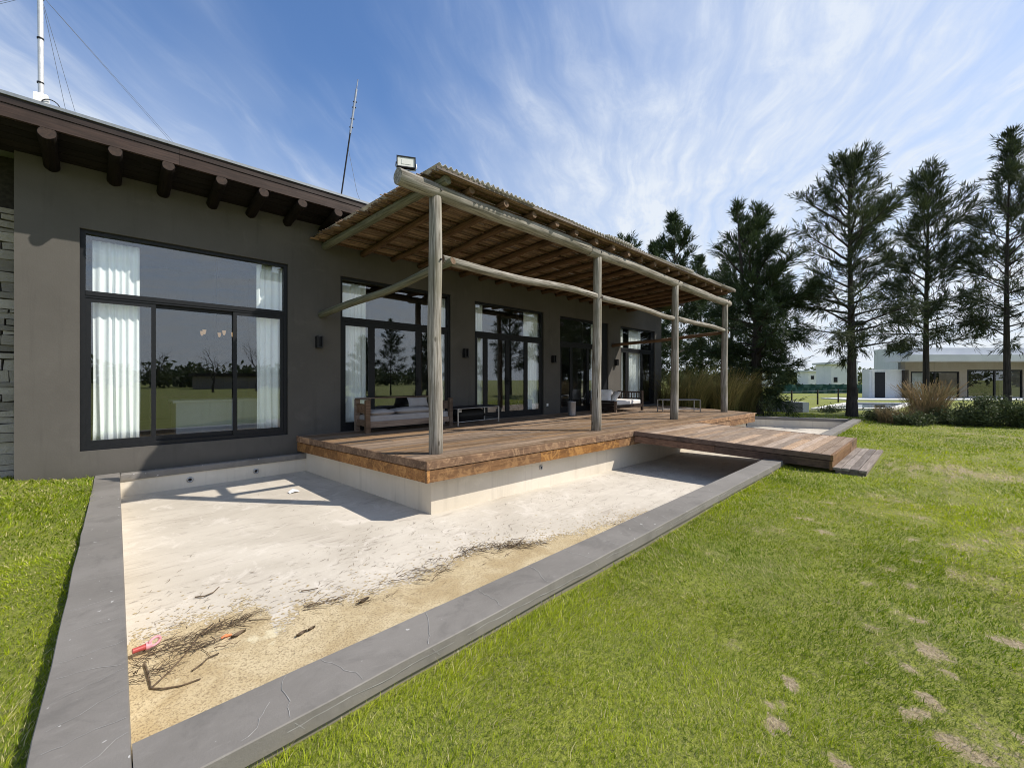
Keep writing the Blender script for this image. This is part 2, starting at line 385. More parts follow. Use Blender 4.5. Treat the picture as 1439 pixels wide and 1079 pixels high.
b.inputs['Roughness'].default_value = 0.25; M['led'] = m
m, t, b = mat('tinted_water'); b.inputs['Base Color'].default_value = (0.03, 0.045, 0.05, 1); b.inputs['Roughness'].default_value = 0.08
bump(t, b, t.noise(pos(t), 3, 3), 0.1, 0.02); M['water'] = m

# ------------------------------------------------------------------ mesh building
class MB:
    def __init__(s): s.v = []; s.f = []; s.t = []; s.sm = []
    def add(s, vs, fs, tint=None, smooth=False):
        o = len(s.v); s.v += [tuple(x) for x in vs]
        if tint is None: tint = random.random()
        for f in fs: s.f.append(tuple(i+o for i in f)); s.t.append(tint); s.sm.append(smooth)
        return s
    def box(s, x0, x1, y0, y1, z0, z1, tint=None, bev=0.0):
        if bev <= 0:
            vs = [(x0,y0,z0),(x1,y0,z0),(x1,y1,z0),(x0,y1,z0),(x0,y0,z1),(x1,y0,z1),(x1,y1,z1),(x0,y1,z1)]
            return s.add(vs, [(0,3,2,1),(4,5,6,7),(0,1,5,4),(1,2,6,5),(2,3,7,6),(3,0,4,7)], tint)
        return s.prism([(x0,y0),(x1,y0),(x1,y1),(x0,y1)], z0, z1, tint, bev)
    def prism(s, poly, z0, z1, tint=None, bev=0.0):
        # vertical prism, optional chamfer on the top edge; z may be callables of (x, y)
        n = len(poly); P = [Vector(q) for q in poly]
        A = sum(P[i].x*P[(i+1)%n].y - P[(i+1)%n].x*P[i].y for i in range(n))
        if A < 0: P = P[::-1]
        f0 = z0 if callable(z0) else (lambda x, y: z0)
        f1 = z1 if callable(z1) else (lambda x, y: z1)
        def inset(d):
            out = []
            for i in range(n):
                a, b, c = P[i-1], P[i], P[(i+1)%n]
                e1 = (b-a).normalized(); e2 = (c-b).normalized()
                n1 = Vector((-e1.y, e1.x)); n2 = Vector((-e2.y, e2.x))
                k = (n1+n2); k = k/max(k.dot(n1), 0.3)
                out.append(b + k*d)
            return out
        rings = [[(q.x,q.y,f0(q.x,q.y)) for q in P]]
        if bev > 0:
            rings.append([(q.x,q.y,f1(q.x,q.y)-bev) for q in P])
            rings.append([(q.x,q.y,f1(q.x,q.y)) for q in inset(bev)])
        else: rings.append([(q.x,q.y,f1(q.x,q.y)) for q in P])
        vs = [q for r in rings for q in r]; fs = [tuple(range(n-1,-1,-1))]
        for k in range(len(rings)-1):
            for i in range(n):
                j = (i+1)%n; fs.append((k*n+i, k*n+j, (k+1)*n+j, (k+1)*n+i))
        fs.append(tuple((len(rings)-1)*n+i for i in range(n)))
        return s.add(vs, fs, tint)
    def tube(s, pts, rad, n=8, tint=None, caps=True, smooth=True):
        pts = [Vector(p) for p in pts]; k = len(pts)
        if not hasattr(rad, '__len__'): rad = [rad]*k
        vs = []; fs = []
        d0 = (pts[1]-pts[0]).normalized()
        up = Vector((0,0,1)) if abs(d0.z) < 0.9 else Vector((1,0,0))
        a = d0.cross(up).normalized()
        for i in range(k):
            d = (pts[min(i+1,k-1)]-pts[max(i-1,0)]).normalized()
            a = (a - d*a.dot(d)).normalized(); b = d.cross(a)
            for j in range(n):
                th = 2*math.pi*j/n
                vs.append(pts[i] + (a*math.cos(th)+b*math.sin(th))*rad[i])
        for i in range(k-1):
            for j in range(n):
                q = (j+1)%n; fs.append((i*n+j, i*n+q, (i+1)*n+q, (i+1)*n+j))
        if tint is None: tint = random.random()
        s.add(vs, fs, tint, smooth)
        if caps:
            s.add([vs[j] for j in range(n)][::-1], [tuple(range(n))], tint)
            s.add([vs[(k-1)*n+j] for j in range(n)], [tuple(range(n))], tint)
        return s
    def build(s, name, m, parent=None, org=(0,0,0)):
        me = bpy.data.meshes.new(name)
        o = Vector(org)
        me.from_pydata([(x[0]-o.x, x[1]-o.y, x[2]-o.z) for x in s.v], [], s.f)
        a = me.attributes.new('tint', 'FLOAT', 'FACE'); a.data.foreach_set('value', s.t)
        me.polygons.foreach_set('use_smooth', s.sm)
        if not isinstance(m, (list, tuple)): m = [m]
        for q in m: me.materials.append(q)
        ob = bpy.data.objects.new(name, me); col.objects.link(ob)
        if parent is not None: ob.parent = parent
        else: ob.location = o
        me.update()
        return ob
def tag(o, label=None, cat=None, group=None, kind=None):
    if label: o['label'] = label
    if cat: o['category'] = cat
    if group: o['group'] = group
    if kind: o['kind'] = kind
    return o
def empty(name, loc, label, cat, group=None):
    o = bpy.data.objects.new(name, None); col.objects.link(o); o.location = loc
    o.empty_display_size = 0.2
    return tag(o, label, cat, group)
def org(o):
    v = Vector((0,0,0))
    while o is not None: v += o.location; o = o.parent
    return v
def part(mb, name, m, parent): return mb.build(name, m, parent, org(parent))
def solo(mb, name, m, loc, label, cat, group=None):
    return tag(mb.build(name, m, None, loc), label, cat, group)
def copy_tree(o, parent=None):
    c = o.copy(); col.objects.link(c); c.parent = parent
    for ch in o.children: copy_tree(ch, c)
    return c
def log(name, p0, p1, r0, r1, m, parent, rng, wob=0.012, end=None, segs=9, n=16):
    # a round log as its own object, mesh along local Z
    p0, p1 = Vector(p0), Vector(p1); L = (p1-p0).length
    mb = MB(); ph = [rng.uniform(0, 6.28) for _ in range(6)]
    vs = []; fs = []
    ks = [0, 0.006/L] + [i/segs for i in range(1, segs)] + [1-0.006/L, 1]
    for i, k in enumerate(ks):
        r = r0+(r1-r0)*k
        if i in (0, len(ks)-1): r -= 0.008
        ox = wob*math.sin(k*4.2+ph[0])+wob*0.5*math.sin(k*9+ph[1]); oy = wob*math.sin(k*3.7+ph[2])+wob*0.5*math.sin(k*11+ph[3])
        for j in range(n):
            th = 2*math.pi*j/n
            rr = r*(1+0.035*math.sin(2*th+ph[4]+k*3)+0.025*math.sin(5*th+ph[5]-k*6)+rng.uniform(-.012,.012))
            vs.append((ox+rr*math.cos(th), oy+rr*math.sin(th), L*k))
    K = len(ks)
    for i in range(K-1):
        for j in range(n):
            q = (j+1)%n; fs.append((i*n+j, i*n+q, (i+1)*n+q, (i+1)*n+j))
    mb.add(vs, fs, 0.5, True)
    mb.add([vs[j] for j in range(n)][::-1], [tuple(range(n))], 0.5)
    mb.add([vs[(K-1)*n+j] for j in range(n)], [tuple(range(n))], 0.5)
    ob = mb.build(name, [m, end or m], parent)
    ob.data.polygons[-1].material_index = 1; ob.data.polygons[-2].material_index = 1
    q = (p1-p0).to_track_quat('Z', 'X')
    ob.matrix_local = Matrix.Translation(p0-org(parent)) @ q.to_matrix().to_4x4()
    return ob

def npmesh(name, V, F, m, parent=None, loc=(0,0,0), attrs=None, smooth=False):
    """V (n,3) array, F (k,3 or 4) array; attrs: per-face floats"""
    me = bpy.data.meshes.new(name)
    k, w_ = F.shape
    me.vertices.add(len(V)); me.vertices.foreach_set('co', np.ascontiguousarray(V, dtype=np.float32).ravel())
    me.loops.add(k*w_); me.loops.foreach_set('vertex_index', np.ascontiguousarray(F, dtype=np.int32).ravel())
    me.polygons.add(k); me.polygons.foreach_set('loop_start', np.arange(0, k*w_, w_, dtype=np.int32))
    for an, av in (attrs or {}).items():
        dom = 'FACE' if len(av) == k and len(av) != len(V) else 'POINT'
        a = me.attributes.new(an, 'FLOAT', dom); a.data.foreach_set('value', np.ascontiguousarray(av, dtype=np.float32))
    me.materials.append(m); me.update(calc_edges=True); me.validate()
    if smooth: me.polygons.foreach_set('use_smooth', [True]*len(me.polygons))
    ob = bpy.data.objects.new(name, me); col.objects.link(ob)
    if parent is not None: ob.parent = parent
    else: ob.location = loc
    return ob

# background points: image column u (1439 wide), depth f in front of the camera, height z
def bgp(u, f, z=0.0):
    r = (u-719.5)/583.0
    return Vector((f*(CA+SA*r), f*(SA-CA*r), z))

# value noise for scattering
_rng0 = np.random.default_rng(5); _T = _rng0.random((257, 257))
def vnoise(x, y, s):
    x = np.asarray(x)*s; y = np.asarray(y)*s
    xi = np.floor(x).astype(int); yi = np.floor(y).astype(int); fx = x-xi; fy = y-yi
    fx = fx*fx*(3-2*fx); fy = fy*fy*(3-2*fy); a = xi % 256; b_ = yi % 256
    return (_T[a, b_]*(1-fx)*(1-fy)+_T[a+1, b_]*fx*(1-fy)+_T[a, b_+1]*(1-fx)*fy+_T[a+1, b_+1]*fx*fy)
def fbm(x, y, s, o=4):
    t_ = 0; a = 0.5; n = 0
    for i in range(o):
        t_ = t_+a*vnoise(np.asarray(x)+17.3*i, np.asarray(y)-9.1*i, s); n += a; a *= 0.55; s *= 2.07
    return t_/n

# ------------------------------------------------------------------ key dimensions
W = 8.5            # facade plane
ZD = 0.325         # deck top
def zfloor(y): return -0.335-0.033*(8.4-y)
def y_in(x): return 2.14+0.0086*x          # inner edge of the front coping
def y_out(x): return 1.83+0.0125*x         # outer edge
def lawn_z(x, y):
    x = np.asarray(x, float); y = np.asarray(y, float)
    k = np.clip((y-1.5)/7.0, 0, 1); k = k*k*(3-2*k)
    left = -0.10+k*(0.085+0.09*np.clip((-x-.45)/.6, 0, 1))
    z = np.where(x < -0.15, left, -0.13+0.03*np.clip((x-4)/6, 0, 1))
    d = np.hypot(x, y)
    return z+(fbm(x, y, 0.35, 3)-0.5)*0.05*np.clip(1-d/200, 0, 1)

# bare patches of the lawn: (x, y, rx, ry, strength)
PATCH = []
def pix_lawn(u, v, z=-0.12):
    r = (u-719.5)/583.0; dz = (534-v)/583.0; t_ = (z-1.38)/dz
    return (t_*(CA+SA*r), t_*(SA-CA*r))
for u, v, px_, py_, s_ in ((1330,662,75,13,.62),(1400,672,50,12,.55),(1290,668,36,8,.45),(1269,861,20,12,.9),(1274,820,18,6,.6),(1110,958,9,9,1.1),(1140,940,11,9,.9),(1087,1016,15,8,1.1),
        (1177,1067,12,20,1.1),(1237,958,10,8,.7),(1278,936,9,7,.9),(1308,981,12,9,1.1),(1286,1000,18,5,.9),(1331,1037,18,10,1.0),(1376,1056,20,10,.9),(1435,1033,10,12,1.0),(1305,910,18,10,.8),(1374,928,11,7,.8),
        (1331,943,10,7,.7),(1240,700,60,8,.4),(1160,748,20,4,.6),(1090,745,30,7,.4),(1005,775,25,8,.5),(1400,820,40,10,.4),(1420,900,20,10,.7),(960,880,18,6,.5),(880,960,12,8,.6),(985,990,14,8,.5),(700,1055,12,8,.4),(1030,905,16,8,.45),(1225,880,14,8,.5),(1360,770,40,8,.4)):
    f_ = 1.5*583/(v-534); PATCH.append((*pix_lawn(u, v), px_*f_/583*1.5, py_*f_*f_/583/1.5*1.6, s_))
_rp = random.Random(21)
PATCH = [(a, c, rx*.62, ry*.75, s_*.95) for (a, c, rx, ry, s_) in PATCH]
for _ in range(130):
    a, c = _rp.uniform(1.0, 6.5), _rp.uniform(-3.4, 1.5)
    if c > 1.45+.0125*a-.25: continue
    q_ = _rp.uniform(.012, .034)*(1+.12*a); PATCH.append((a, c, q_*_rp.uniform(1, 2.2), q_, _rp.uniform(.25, .75)))
def bareness(x, y):
    x = np.asarray(x, float); y = np.asarray(y, float)
    n1 = fbm(x, y, 1.9, 4); n2 = fbm(x+40, y+11, 6.5, 3)
    b_ = np.clip((n1-0.47)*1.8, 0, 1)*0.75*np.clip((n2-0.2)*1.6, 0, 1)
    b_ = b_*np.clip((x+1)/3, 0.1, 1)*(1+.7*np.clip((x-1.2)/1.5, 0, 1)*np.clip((1.2-y)/1.2, 0, 1))
    edge = y_out(x)-y
    b_ = b_*np.where((edge > 0) & (edge < 1.0) & (x > 0), 0.35, 1.0)
    for (a, c, rx, ry, s_) in PATCH:
        d = np.hypot(((x-a)*SA-(y-c)*CA)/rx, ((x-a)*CA+(y-c)*SA)/ry)+(n2-0.5)*2.2+(fbm(x-13, y+5, 17, 2)-.5)*1.6
        b_ = np.maximum(b_, s_*np.clip(1.2-d, 0, 1)*(np.hypot((x-a), (y-c)) < 2.2*max(rx, ry)))
    return np.clip(b_, 0, 1)

# ------------------------------------------------------------------ ground (one sheet with the house and pool cut out)
def axis_steps(a, b_, fine):
    """coordinates from a to b: fine spacing near a, growing"""
    out = [a]; s_ = fine; sg = 1 if b_ > a else -1
    while abs(out[-1]-b_) > s_*1.3:
        out.append(out[-1]+sg*s_)
        if abs(out[-1]-a) > 9: s_ *= 1.22
    out.append(b_); return out
V = []; F = []
def grid(fn, nu, nv):
    o = len(V)
    for j in range(nv):
        for i in range(nu): V.append(fn(i, j))
    for j in range(nv-1):
        for i in range(nu-1): F.append((o+j*nu+i, o+j*nu+i+1, o+(j+1)*nu+i+1, o+(j+1)*nu+i))
FARG = 2500.0
xs_l = axis_steps(-0.2, -FARG, 0.3)[::-1]; ys_all = axis_steps(2.0, -FARG, 0.22)[::-1]+axis_steps(2.0, FARG, 0.3)[1:]
grid(lambda i, j: (xs_l[i], ys_all[j]), len(xs_l), len(ys_all))
def y_cut(x): return (y_in(x)+y_out(x))/2
xs_f = axis_steps(-0.1, 26.0, 0.3)
xs_f = [-0.2+0.05*i for i in range(150)]+[7.4+0.3*i for i in range(63)]+axis_steps(26.0, FARG, 0.6)[0:]
xs_f = sorted(set(round(x, 3) for x in xs_f))
ys_f = ([-0.04*i for i in range(135)]+axis_steps(-5.4, -FARG, 0.22))[::-1]
def ff(i, j):
    x = xs_f[i]; k = ys_f[j]
    return (x, y_cut(min(x, 19))+k)
grid(ff, len(xs_f), len(ys_f))
def xb(y):
    if y < 5.3: return 18.75-0.39*(y-2.2)
    return 17.5-min(1.2, (y-5.3)*0.8)
ys_r = [2.0+0.3*i for i in range(31)]+axis_steps(11.0, FARG, 0.5)[0:]
ys_r = sorted(set(round(y, 3) for y in ys_r)); xr = [0.3*i for i in range(40)]+axis_steps(12, FARG, 0.6)[0:]
xr = sorted(set(round(y, 3) for y in xr))
def fr_(i, j):
    y = ys_r[j]; 
    if j == 0: y = y_cut(19)
    return (xb(y)+xr[i], y)
grid(fr_, len(xr), len(ys_r))
yb_ = axis_steps(15.0, FARG, 0.8)
grid(lambda i, j: (-0.2+i*16.5, yb_[j]), 2, len(yb_))
V = np.array(V); Z = lawn_z(V[:, 0], V[:, 1])
VV = np.column_stack([V, Z])
lawn = npmesh('lawn', VV, np.array(F), M['ground'], None, (0,0,0), {'bare': bareness(V[:, 0], V[:, 1])}, True)
tag(lawn, kind='structure', label='green lawn with sandy bare patches around the pool', cat='lawn')

# ------------------------------------------------------------------ house
house = empty('house', (0, W, 0), 'dark taupe single storey house with log eave and five tall anthracite windows', 'house')
WIN = [(-0.372, 2.330, 0.36, 3.545), (3.300, 6.02, ZD+0.004, 3.50), (6.775, 9.46, ZD+0.004, 3.45), (10.235, 12.97, ZD+0.004, 3.43), (13.79, 16.45, ZD+0.004, 3.42)]
WT = 0.26
mb = MB(); x = -0.972; XE = 17.04; ZT = 4.42
for (a, b_, z0, z1) in WIN:
    mb.box(x, a, W, W+WT, -0.45, ZT, .5)
    mb.box(a, b_, W, W+WT, z1, ZT, .5)
    mb.box(a, b_, W, W+WT, -0.45, z0, .5)
    x = b_
mb.box(x, XE, W, W+WT, -0.45, ZT, .5)
mb.box(XE-WT, XE, W+WT, 14.6, -0.45, ZT, .5)
mb.box(-0.972, -0.972+WT, W+WT, 14.6, -0.45, ZT, .5)
part(mb, 'wall', M['taupe'], house)
# stone-clad wall set back at the far left
rng = random.Random(4)
mb = MB(); mb.box(-6.0, -0.976, 8.86, 9.06, -0.3, ZT-.003)
stone_back = part(mb, 'stone_wall', M['mortar'], house)
mb = MB(); z = -0.1
while z < 3.66:
    h = rng.uniform(0.05, 0.17); h = min(h, 3.72-z); x = -6.0+rng.uniform(0, .1)
    while x < -1.0:
        wd = rng.uniform(0.14, 0.5); x1 = min(x+wd, -0.985)
        if x1-x > 0.05:
            dy = rng.uniform(0.0, 0.035); g = rng.uniform(.006, .016)
            j = lambda: rng.uniform(-.010, .010)
            zA, zB = z+g*.5, z+h-g*.5; y0 = 8.86; y1 = 8.81-dy
            b0 = [(x+g+j(), y1, zA+j()), (x1-g*.3+j(), y1, zA+j()), (x1-g*.3+j(), y1, zB+j()), (x+g+j(), y1, zB+j())]
            c0 = [(p[0]+(.012 if i in (1, 2) else -.012)*.6, y0+.02, p[2]+(.006 if i > 1 else -.006)) for i, p in enumerate(b0)]
            mb.add(b0+c0, [(0,1,2,3),(4,5,1,0),(5,6,2,1),(6,7,3,2),(7,4,0,3)], rng.random())
        x = x1
    z += h
part(mb, 'stone_facing', M['stone'], stone_back)
# interior rooms
mb = MB(); mb.box(-0.712, XE-WT, W+WT, 14.6, -0.3, ZD-0.01, .5); part(mb, 'room_floor', M['room_floor'], house)
mb = MB(); mb.box(-0.972, XE, 14.6, 14.8, -0.45, ZT, .5)
for xx in (2.95, 6.32, 9.78, 13.36): mb.box(xx-0.06, xx+0.06, W+WT+1.2, 14.6, ZD-0.01, ZT-.05, .5)
mb.box(-0.712, XE-WT, W+WT, 14.6, ZT-0.05, ZT-0.002, .5)
part(mb, 'room_wall', M['room'], house)
# roof: flat slab with a tilted eave
mb = MB(); mb.box(-6.2, XE+0.35, W+0.06, 15.0, ZT+0.002, ZT+0.22, .5); 
roof = part(mb, 'roof', M['flash'], house)
def eave(mb, y0, y1, zt0, zt1, th, x0, x1, tint=None, n=1):
    for i in range(n):
        a = x0+(x1-x0)*i/n; b_ = x0+(x1-x0)*(i+1)/n-(0.004 if n > 1 else 0)
        mb.add([(a,y0,zt0-th),(b_,y0,zt0-th),(b_,y1,zt1-th),(a,y1,zt1-th),(a,y0,zt0),(b_,y0,zt0),(b_,y1,zt1),(a,y1,zt1)],
               [(0,3,2,1),(4,5,6,7),(0,1,5,4),(1,2,6,5),(2,3,7,6),(3,0,4,7)], rng.random() if n > 1 else .5)
mb = MB()
for i in range(6): eave(mb, 7.735+.14*i, 7.865+.14*i, 4.60-.030*i, 4.60-.030*(i+.97), 0.025, -6.2, XE+.35, n=7)
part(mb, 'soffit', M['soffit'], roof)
mb = MB()
xx = -6.2
while xx < XE+.3:
    L = rng.uniform(3.2, 4.4); x1 = min(xx+L, XE+.35)
    mb.box(xx, x1-.003, 7.685, 7.732, 4.495, 4.652, rng.random()); mb.box(xx, x1-.003, 7.674, 7.732, 4.656, 4.742, rng.random())
    xx = x1
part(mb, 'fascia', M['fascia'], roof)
mb = MB(); mb.box(-6.2, XE+.36, 7.652, 7.76, 4.745, 4.785, .5); mb.box(-6.2, XE+.36, 7.76, W+.06, 4.735, 4.76, .5)
part(mb, 'flashing', M['flash'], roof)
for i, x in enumerate((-2.0, -1.33, -0.622, -0.005, 0.545, 1.175, 1.74, 2.33, 2.95, 3.55)):
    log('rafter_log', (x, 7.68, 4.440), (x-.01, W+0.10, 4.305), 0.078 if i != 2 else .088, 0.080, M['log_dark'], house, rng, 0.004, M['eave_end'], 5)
# rough stone parapet showing above the eave at the left
mb = MB(); x = -4.5
while x < -0.60:
    wd = rng.uniform(.25, .5); x1 = min(x+wd, -.50); mb.box(x, x1-.012, 8.62+rng.uniform(0,.03), 8.9, ZT+.222, 5.15+rng.uniform(-.03,.03), rng.random(), .02); x = x1
part(mb, 'parapet', M['stone'], house)

# windows: frame mesh as the part, leaves and panes as sub-parts
def fr_rect(mb, x0, x1, z0, z1, y0, y1, wl, wr, wb, wt):
    mb.box(x0, x0+wl, y0, y1, z0, z1, .5); mb.box(x1-wr, x1, y0, y1, z0, z1, .5)
    if wb: mb.box(x0+wl, x1-wr, y0, y1, z0, z0+wb, .5)
    if wt: mb.box(x0+wl, x1-wr, y0, y1, z1-wt, z1, .5)
def pane(win, x0, x1, z0, z1, y):
    mb = MB(); mb.add([(x0,y,z0),(x1,y,z0),(x1,y,z1),(x0,y,z1),(x0,y+.006,z0),(x1,y+.006,z0),(x1,y+.006,z1),(x0,y+.006,z1)],
                      [(0,1,2,3),(7,6,5,4),(0,4,5,1),(1,5,6,2),(2,6,7,3),(3,7,4,0)])
    return part(mb, 'pane', M['glass'], win)
def window(x0, x1, z0, z1, tr, leaves, sash=0.055, kind='sliding', right_trim=0.06):
    Y0 = W+0.045; mb = MB()
    fr_rect(mb, x0+.002, x1-.002, z0+.002, z1-.002, Y0, Y0+.11, .055, right_trim, .065, .055)
    mb.box(x0+.057, x1-right_trim-.002, Y0+.002, Y0+.112, tr-.045, tr+.045, .5)
    mb.box(x0+.057, x1-right_trim-.002, Y0-.008, Y0+.002, tr-.012, tr+.052, .5)
    win = part(mb, 'window', M['frame'], house)
    pane(win, x0+.057, x1-right_trim-.002, tr+.045, z1-.057, Y0+.05)
    for i, (a, b_) in enumerate(leaves):
        mb = MB(); yy = Y0+.012+(.045 if i % 2 and kind == 'sliding' else 0)
        fr_rect(mb, a, b_, z0+.067, tr-.047, yy, yy+.04, sash, sash, .075 if kind == 'sliding' else .11, sash)
        if kind == 'door' and 0 < i < len(leaves)-1:
            hx = b_-.03 if i % 2 else a+.03
            mb.box(hx-.012, hx+.012, yy-.05, yy-.002, 1.34, 1.36, .5); mb.box(hx-.012, hx+.012, yy-.05, yy-.035, 1.25, 1.45, .5)
        part(mb, 'sash', M['frame'], win)
        pane(win, a+sash, b_-sash, z0+.067+(.075 if kind == 'sliding' else .11), tr-.047-sash, yy+.016)
    return win
window(*WIN[0], 2.615, [(-0.315, 0.455), (0.385, 1.545), (1.475, 2.268)])
window(*WIN[1], 2.625, [(3.357, 3.99), (3.99, 5.14), (5.14, 5.958)], 0.07, 'door')
window(*WIN[2], 2.615, [(6.832, 7.19), (7.19, 8.0), (8.0, 8.74), (8.74, 9.398)], 0.075, 'door')
window(*WIN[3], 2.575, [(10.292, 10.88), (10.88, 11.80), (11.80, 12.60)], 0.07, 'door', 0.37)
window(*WIN[4], 2.565, [(13.847, 14.33), (14.33, 15.47), (15.47, 16.2)], 0.07, 'door', 0.25)
# low threshold slab at the foot of the facade beside the far door
mb = MB(); mb.box(14.9, XE+.0, W-.16, W-.002, ZD+.002, ZD+.06, .5, .006); part(mb, 'door_sill', M['taupe'], house)
# small cover plates on the wall
for (x, z, s_) in ((9.62, .62, .04), (9.0-.0, 0, 0)):
    if s_:
        mb = MB(); mb.box(x-s_, x+s_, W-.012, W-.001, z-s_, z+s_, .5, .004); part(mb, 'socket_cover', M['white_plastic'], house)
mb = MB(); fr_rect(mb, 9.50-.3, 9.62-.3+.0, .54, .66, W-.012, W-.001, .015, .015, .015, .015)

# ------------------------------------------------------------------ curtains
def curtain(x0, x1, y, z0, z1, seed, label, taper=0.0):
    rg = np.random.default_rng(seed); nx = max(30, int((x1-x0)*130)); nz = 14
    s_ = np.linspace(0, 1, nx); folds = max(3, int((x1-x0)/0.085))
    stp = np.convolve(np.pad(rg.uniform(0, 1, nx), 6, mode='edge'), np.ones(13)/13, 'valid'); ph = np.cumsum(np.clip((stp-.5)*4+1, .25, 2.4)); ph = ph/ph[-1]*folds*2*np.pi
    amp = 0.019*(0.1+1.8*rg.random(nx)); amp = np.convolve(np.pad(amp, 6, mode='edge'), np.ones(13)/13, 'valid')
    vs = []
    for j in range(nz):
        k = j/(nz-1); z = z0+(z1-z0)*k
        a = amp*(1.0-.35*k)*(1+.15*np.sin(k*5+ph*.3))
        xs = x0+(x1-x0)*(s_-.5)*(1-taper*(1-k)*.3)+(x1-x0)*.5+.012*np.sin(ph*.5+k*4)*(1-k)
        vs.append(np.column_stack([xs, y+a*np.sin(ph+.4*np.sin(3*k)), np.full(nx, z)+.004*np.sin(ph)*(k == 0)]))
    v_ = np.concatenate(vs); o = np.array([(x0+x1)/2, y, z0])
    f_ = np.array([(j*nx+i, j*nx+i+1, (j+1)*nx+i+1, (j+1)*nx+i) for j in range(nz-1) for i in range(nx-1)])
    ob = npmesh('curtain', v_-o, f_, M['curtain'], None, tuple(o), None, True)
    ob.modifiers.new('thickness', 'SOLIDIFY').thickness = 0.004
    return tag(ob, label, 'curtain', 'white curtains behind the house windows')
for i, (a, b_, z0, z1, lb) in enumerate((
    (-0.25, 0.27, .40, 3.44, 'wide white curtain at left edge of the big window beside the stone wall'),
    (1.86, 2.30, .40, 3.52, 'white curtain at right edge of the big window, with a shadow across it'),
    (3.35, 3.93, .36, 3.42, 'white curtain behind the wooden grey-cushioned sofa, left end of its window'),
    (5.74, 5.99, .36, 3.42, 'narrow white curtain half hidden by the nearest pergola post'),
    (6.82, 7.20, .36, 3.40, 'white curtain behind the metal coffee table'),
    (8.79, 9.40, .36, 3.40, 'white curtain right of the dark double doors'),
    (12.2, 12.58, .36, 3.36, 'white curtain behind the second pergola post'),
    (13.86, 14.28, .36, 3.36, 'white curtain at left end of the farthest window'),
    (14.72, 15.62, .36, 3.36, 'wider white curtain in the middle of the farthest window'))):
    curtain(a, b_, W+.205, z0, z1, 20+i, lb)

# interior things
ki = empty('kitchen_island', (1.9, 10.9, ZD), 'white kitchen island seen through the big left window', 'kitchen island')
mb = MB(); mb.box(0.85, 2.75, 10.4, 11.3, ZD, .93, .5); part(mb, 'cabinet', M['white_wall'], ki)
mb = MB(); mb.box(0.80, 2.80, 10.36, 11.34, .932, .975, .5, .006); part(mb, 'worktop', M['coping_white'], ki)
ch = empty('chandelier', (1.62, 11.2, 2.35), 'small lit chandelier hanging inside behind the big left window', 'chandelier')
mb = MB(); mb.tube([(1.62,11.2,2.3),(1.62,11.2,ZT-.06)], .012, 6)
for k in range(5):
    a = k*1.2566; mb.tube([(1.62,11.2,2.32),(1.62+.2*math.cos(a),11.2+.2*math.sin(a),2.28),(1.62+.3*math.cos(a),11.2+.3*math.sin(a),2.36)], .01, 6)
part(mb, 'arm', M['black'], ch)
for k in range(5):
    a = k*1.2566; mb = MB(); cx, cy = 1.62+.3*math.cos(a), 11.2+.3*math.sin(a)
    mb.tube([(cx,cy,2.36),(cx,cy,2.40),(cx,cy,2.46)], [.014,.028,.036], 10, caps=False); part(mb, 'lamp_shade', M['lamp'], ch)

# ------------------------------------------------------------------ wall lamps
def wall_lamp(x, z, label):
    w_ = empty('wall_lamp', (x, W, z), label, 'wall lamp', 'black wall lamps along the facade')
    mb = MB(); mb.box(x-.055, x+.055, W-.022, W-.001, z-.10, z+.10, .5)
    part(mb, 'back_plate', M['black'], w_)
    mb = MB()
    for s_ in (-1, 1): mb.box(x+s_*.043-.013, x+s_*.043+.013, W-.12, W-.0225, z-.115, z+.115, .5)
    mb.box(x-.0295, x+.0295, W-.12, W-.0225, z-.115, z-.085, .5); mb.box(x-.0295, x+.0295, W-.075, W-.0225, z-.0845, z+.10, .5)
    part(mb, 'lamp_body', M['black'], w_)
wall_lamp(2.865, 2.12, 'black wall lamp between the big left window and the sofa window')
wall_lamp(6.43, 2.06, 'black wall lamp above the metal coffee table')
wall_lamp(9.86, 2.03, 'black wall lamp above the zinc bucket')
wall_lamp(13.42, 2.03, 'black wall lamp casting a shadow on the sunlit pier')

# ------------------------------------------------------------------ pool
pool = empty('swimming_pool', (0, 2, 0), 'empty pale swimming pool wrapped around the deck with grey coping', 'swimming pool')
FC = (18.58, 2.30); FL = (17.38, 5.25)        # inner far corner and far left end
mb = MB()
N = 40
for i in range(N):
    xa = -0.25+(19.2)*i/N; xb_ = -0.25+(19.2)*(i+1)/N
    zz = lambda x, y: zfloor(y)+(-.36-zfloor(y))*min(1, max(0, (x-9)/3))
    mb.add([(xa, 2.0, zz(xa, 2.0)), (xb_, 2.0, zz(xb_, 2.0)), (xb_, W, zz(xb_, W)), (xa, W, zz(xa, W))], [(0,1,2,3)], .5)
part(mb, 'basin_floor', M['pool_floor'], pool)
mb = MB()
mb.prism([(-0.24, 8.378), (2.9, 8.378), (2.9, 8.498), (-0.24, 8.498)], -0.6, -0.105, .5)
mb.prism([(-0.02, 2.14), (0.034, 2.14), (0.034, 8.376), (-0.02, 8.376)], -0.7, -0.05, .5)
mb.prism([(0.06, y_in(0)-.04), (18.6, y_in(18.6)-.04), (18.6, y_in(18.6)-.012), (0.06, y_in(0)-.012)], -0.7, -0.06, .5)
mb.prism([FC, (FC[0]+.05, FC[1]), (FL[0]+.05, FL[1]), FL], -0.7, -0.075, .5)
part(mb, 'basin_wall', M['cream'], pool)
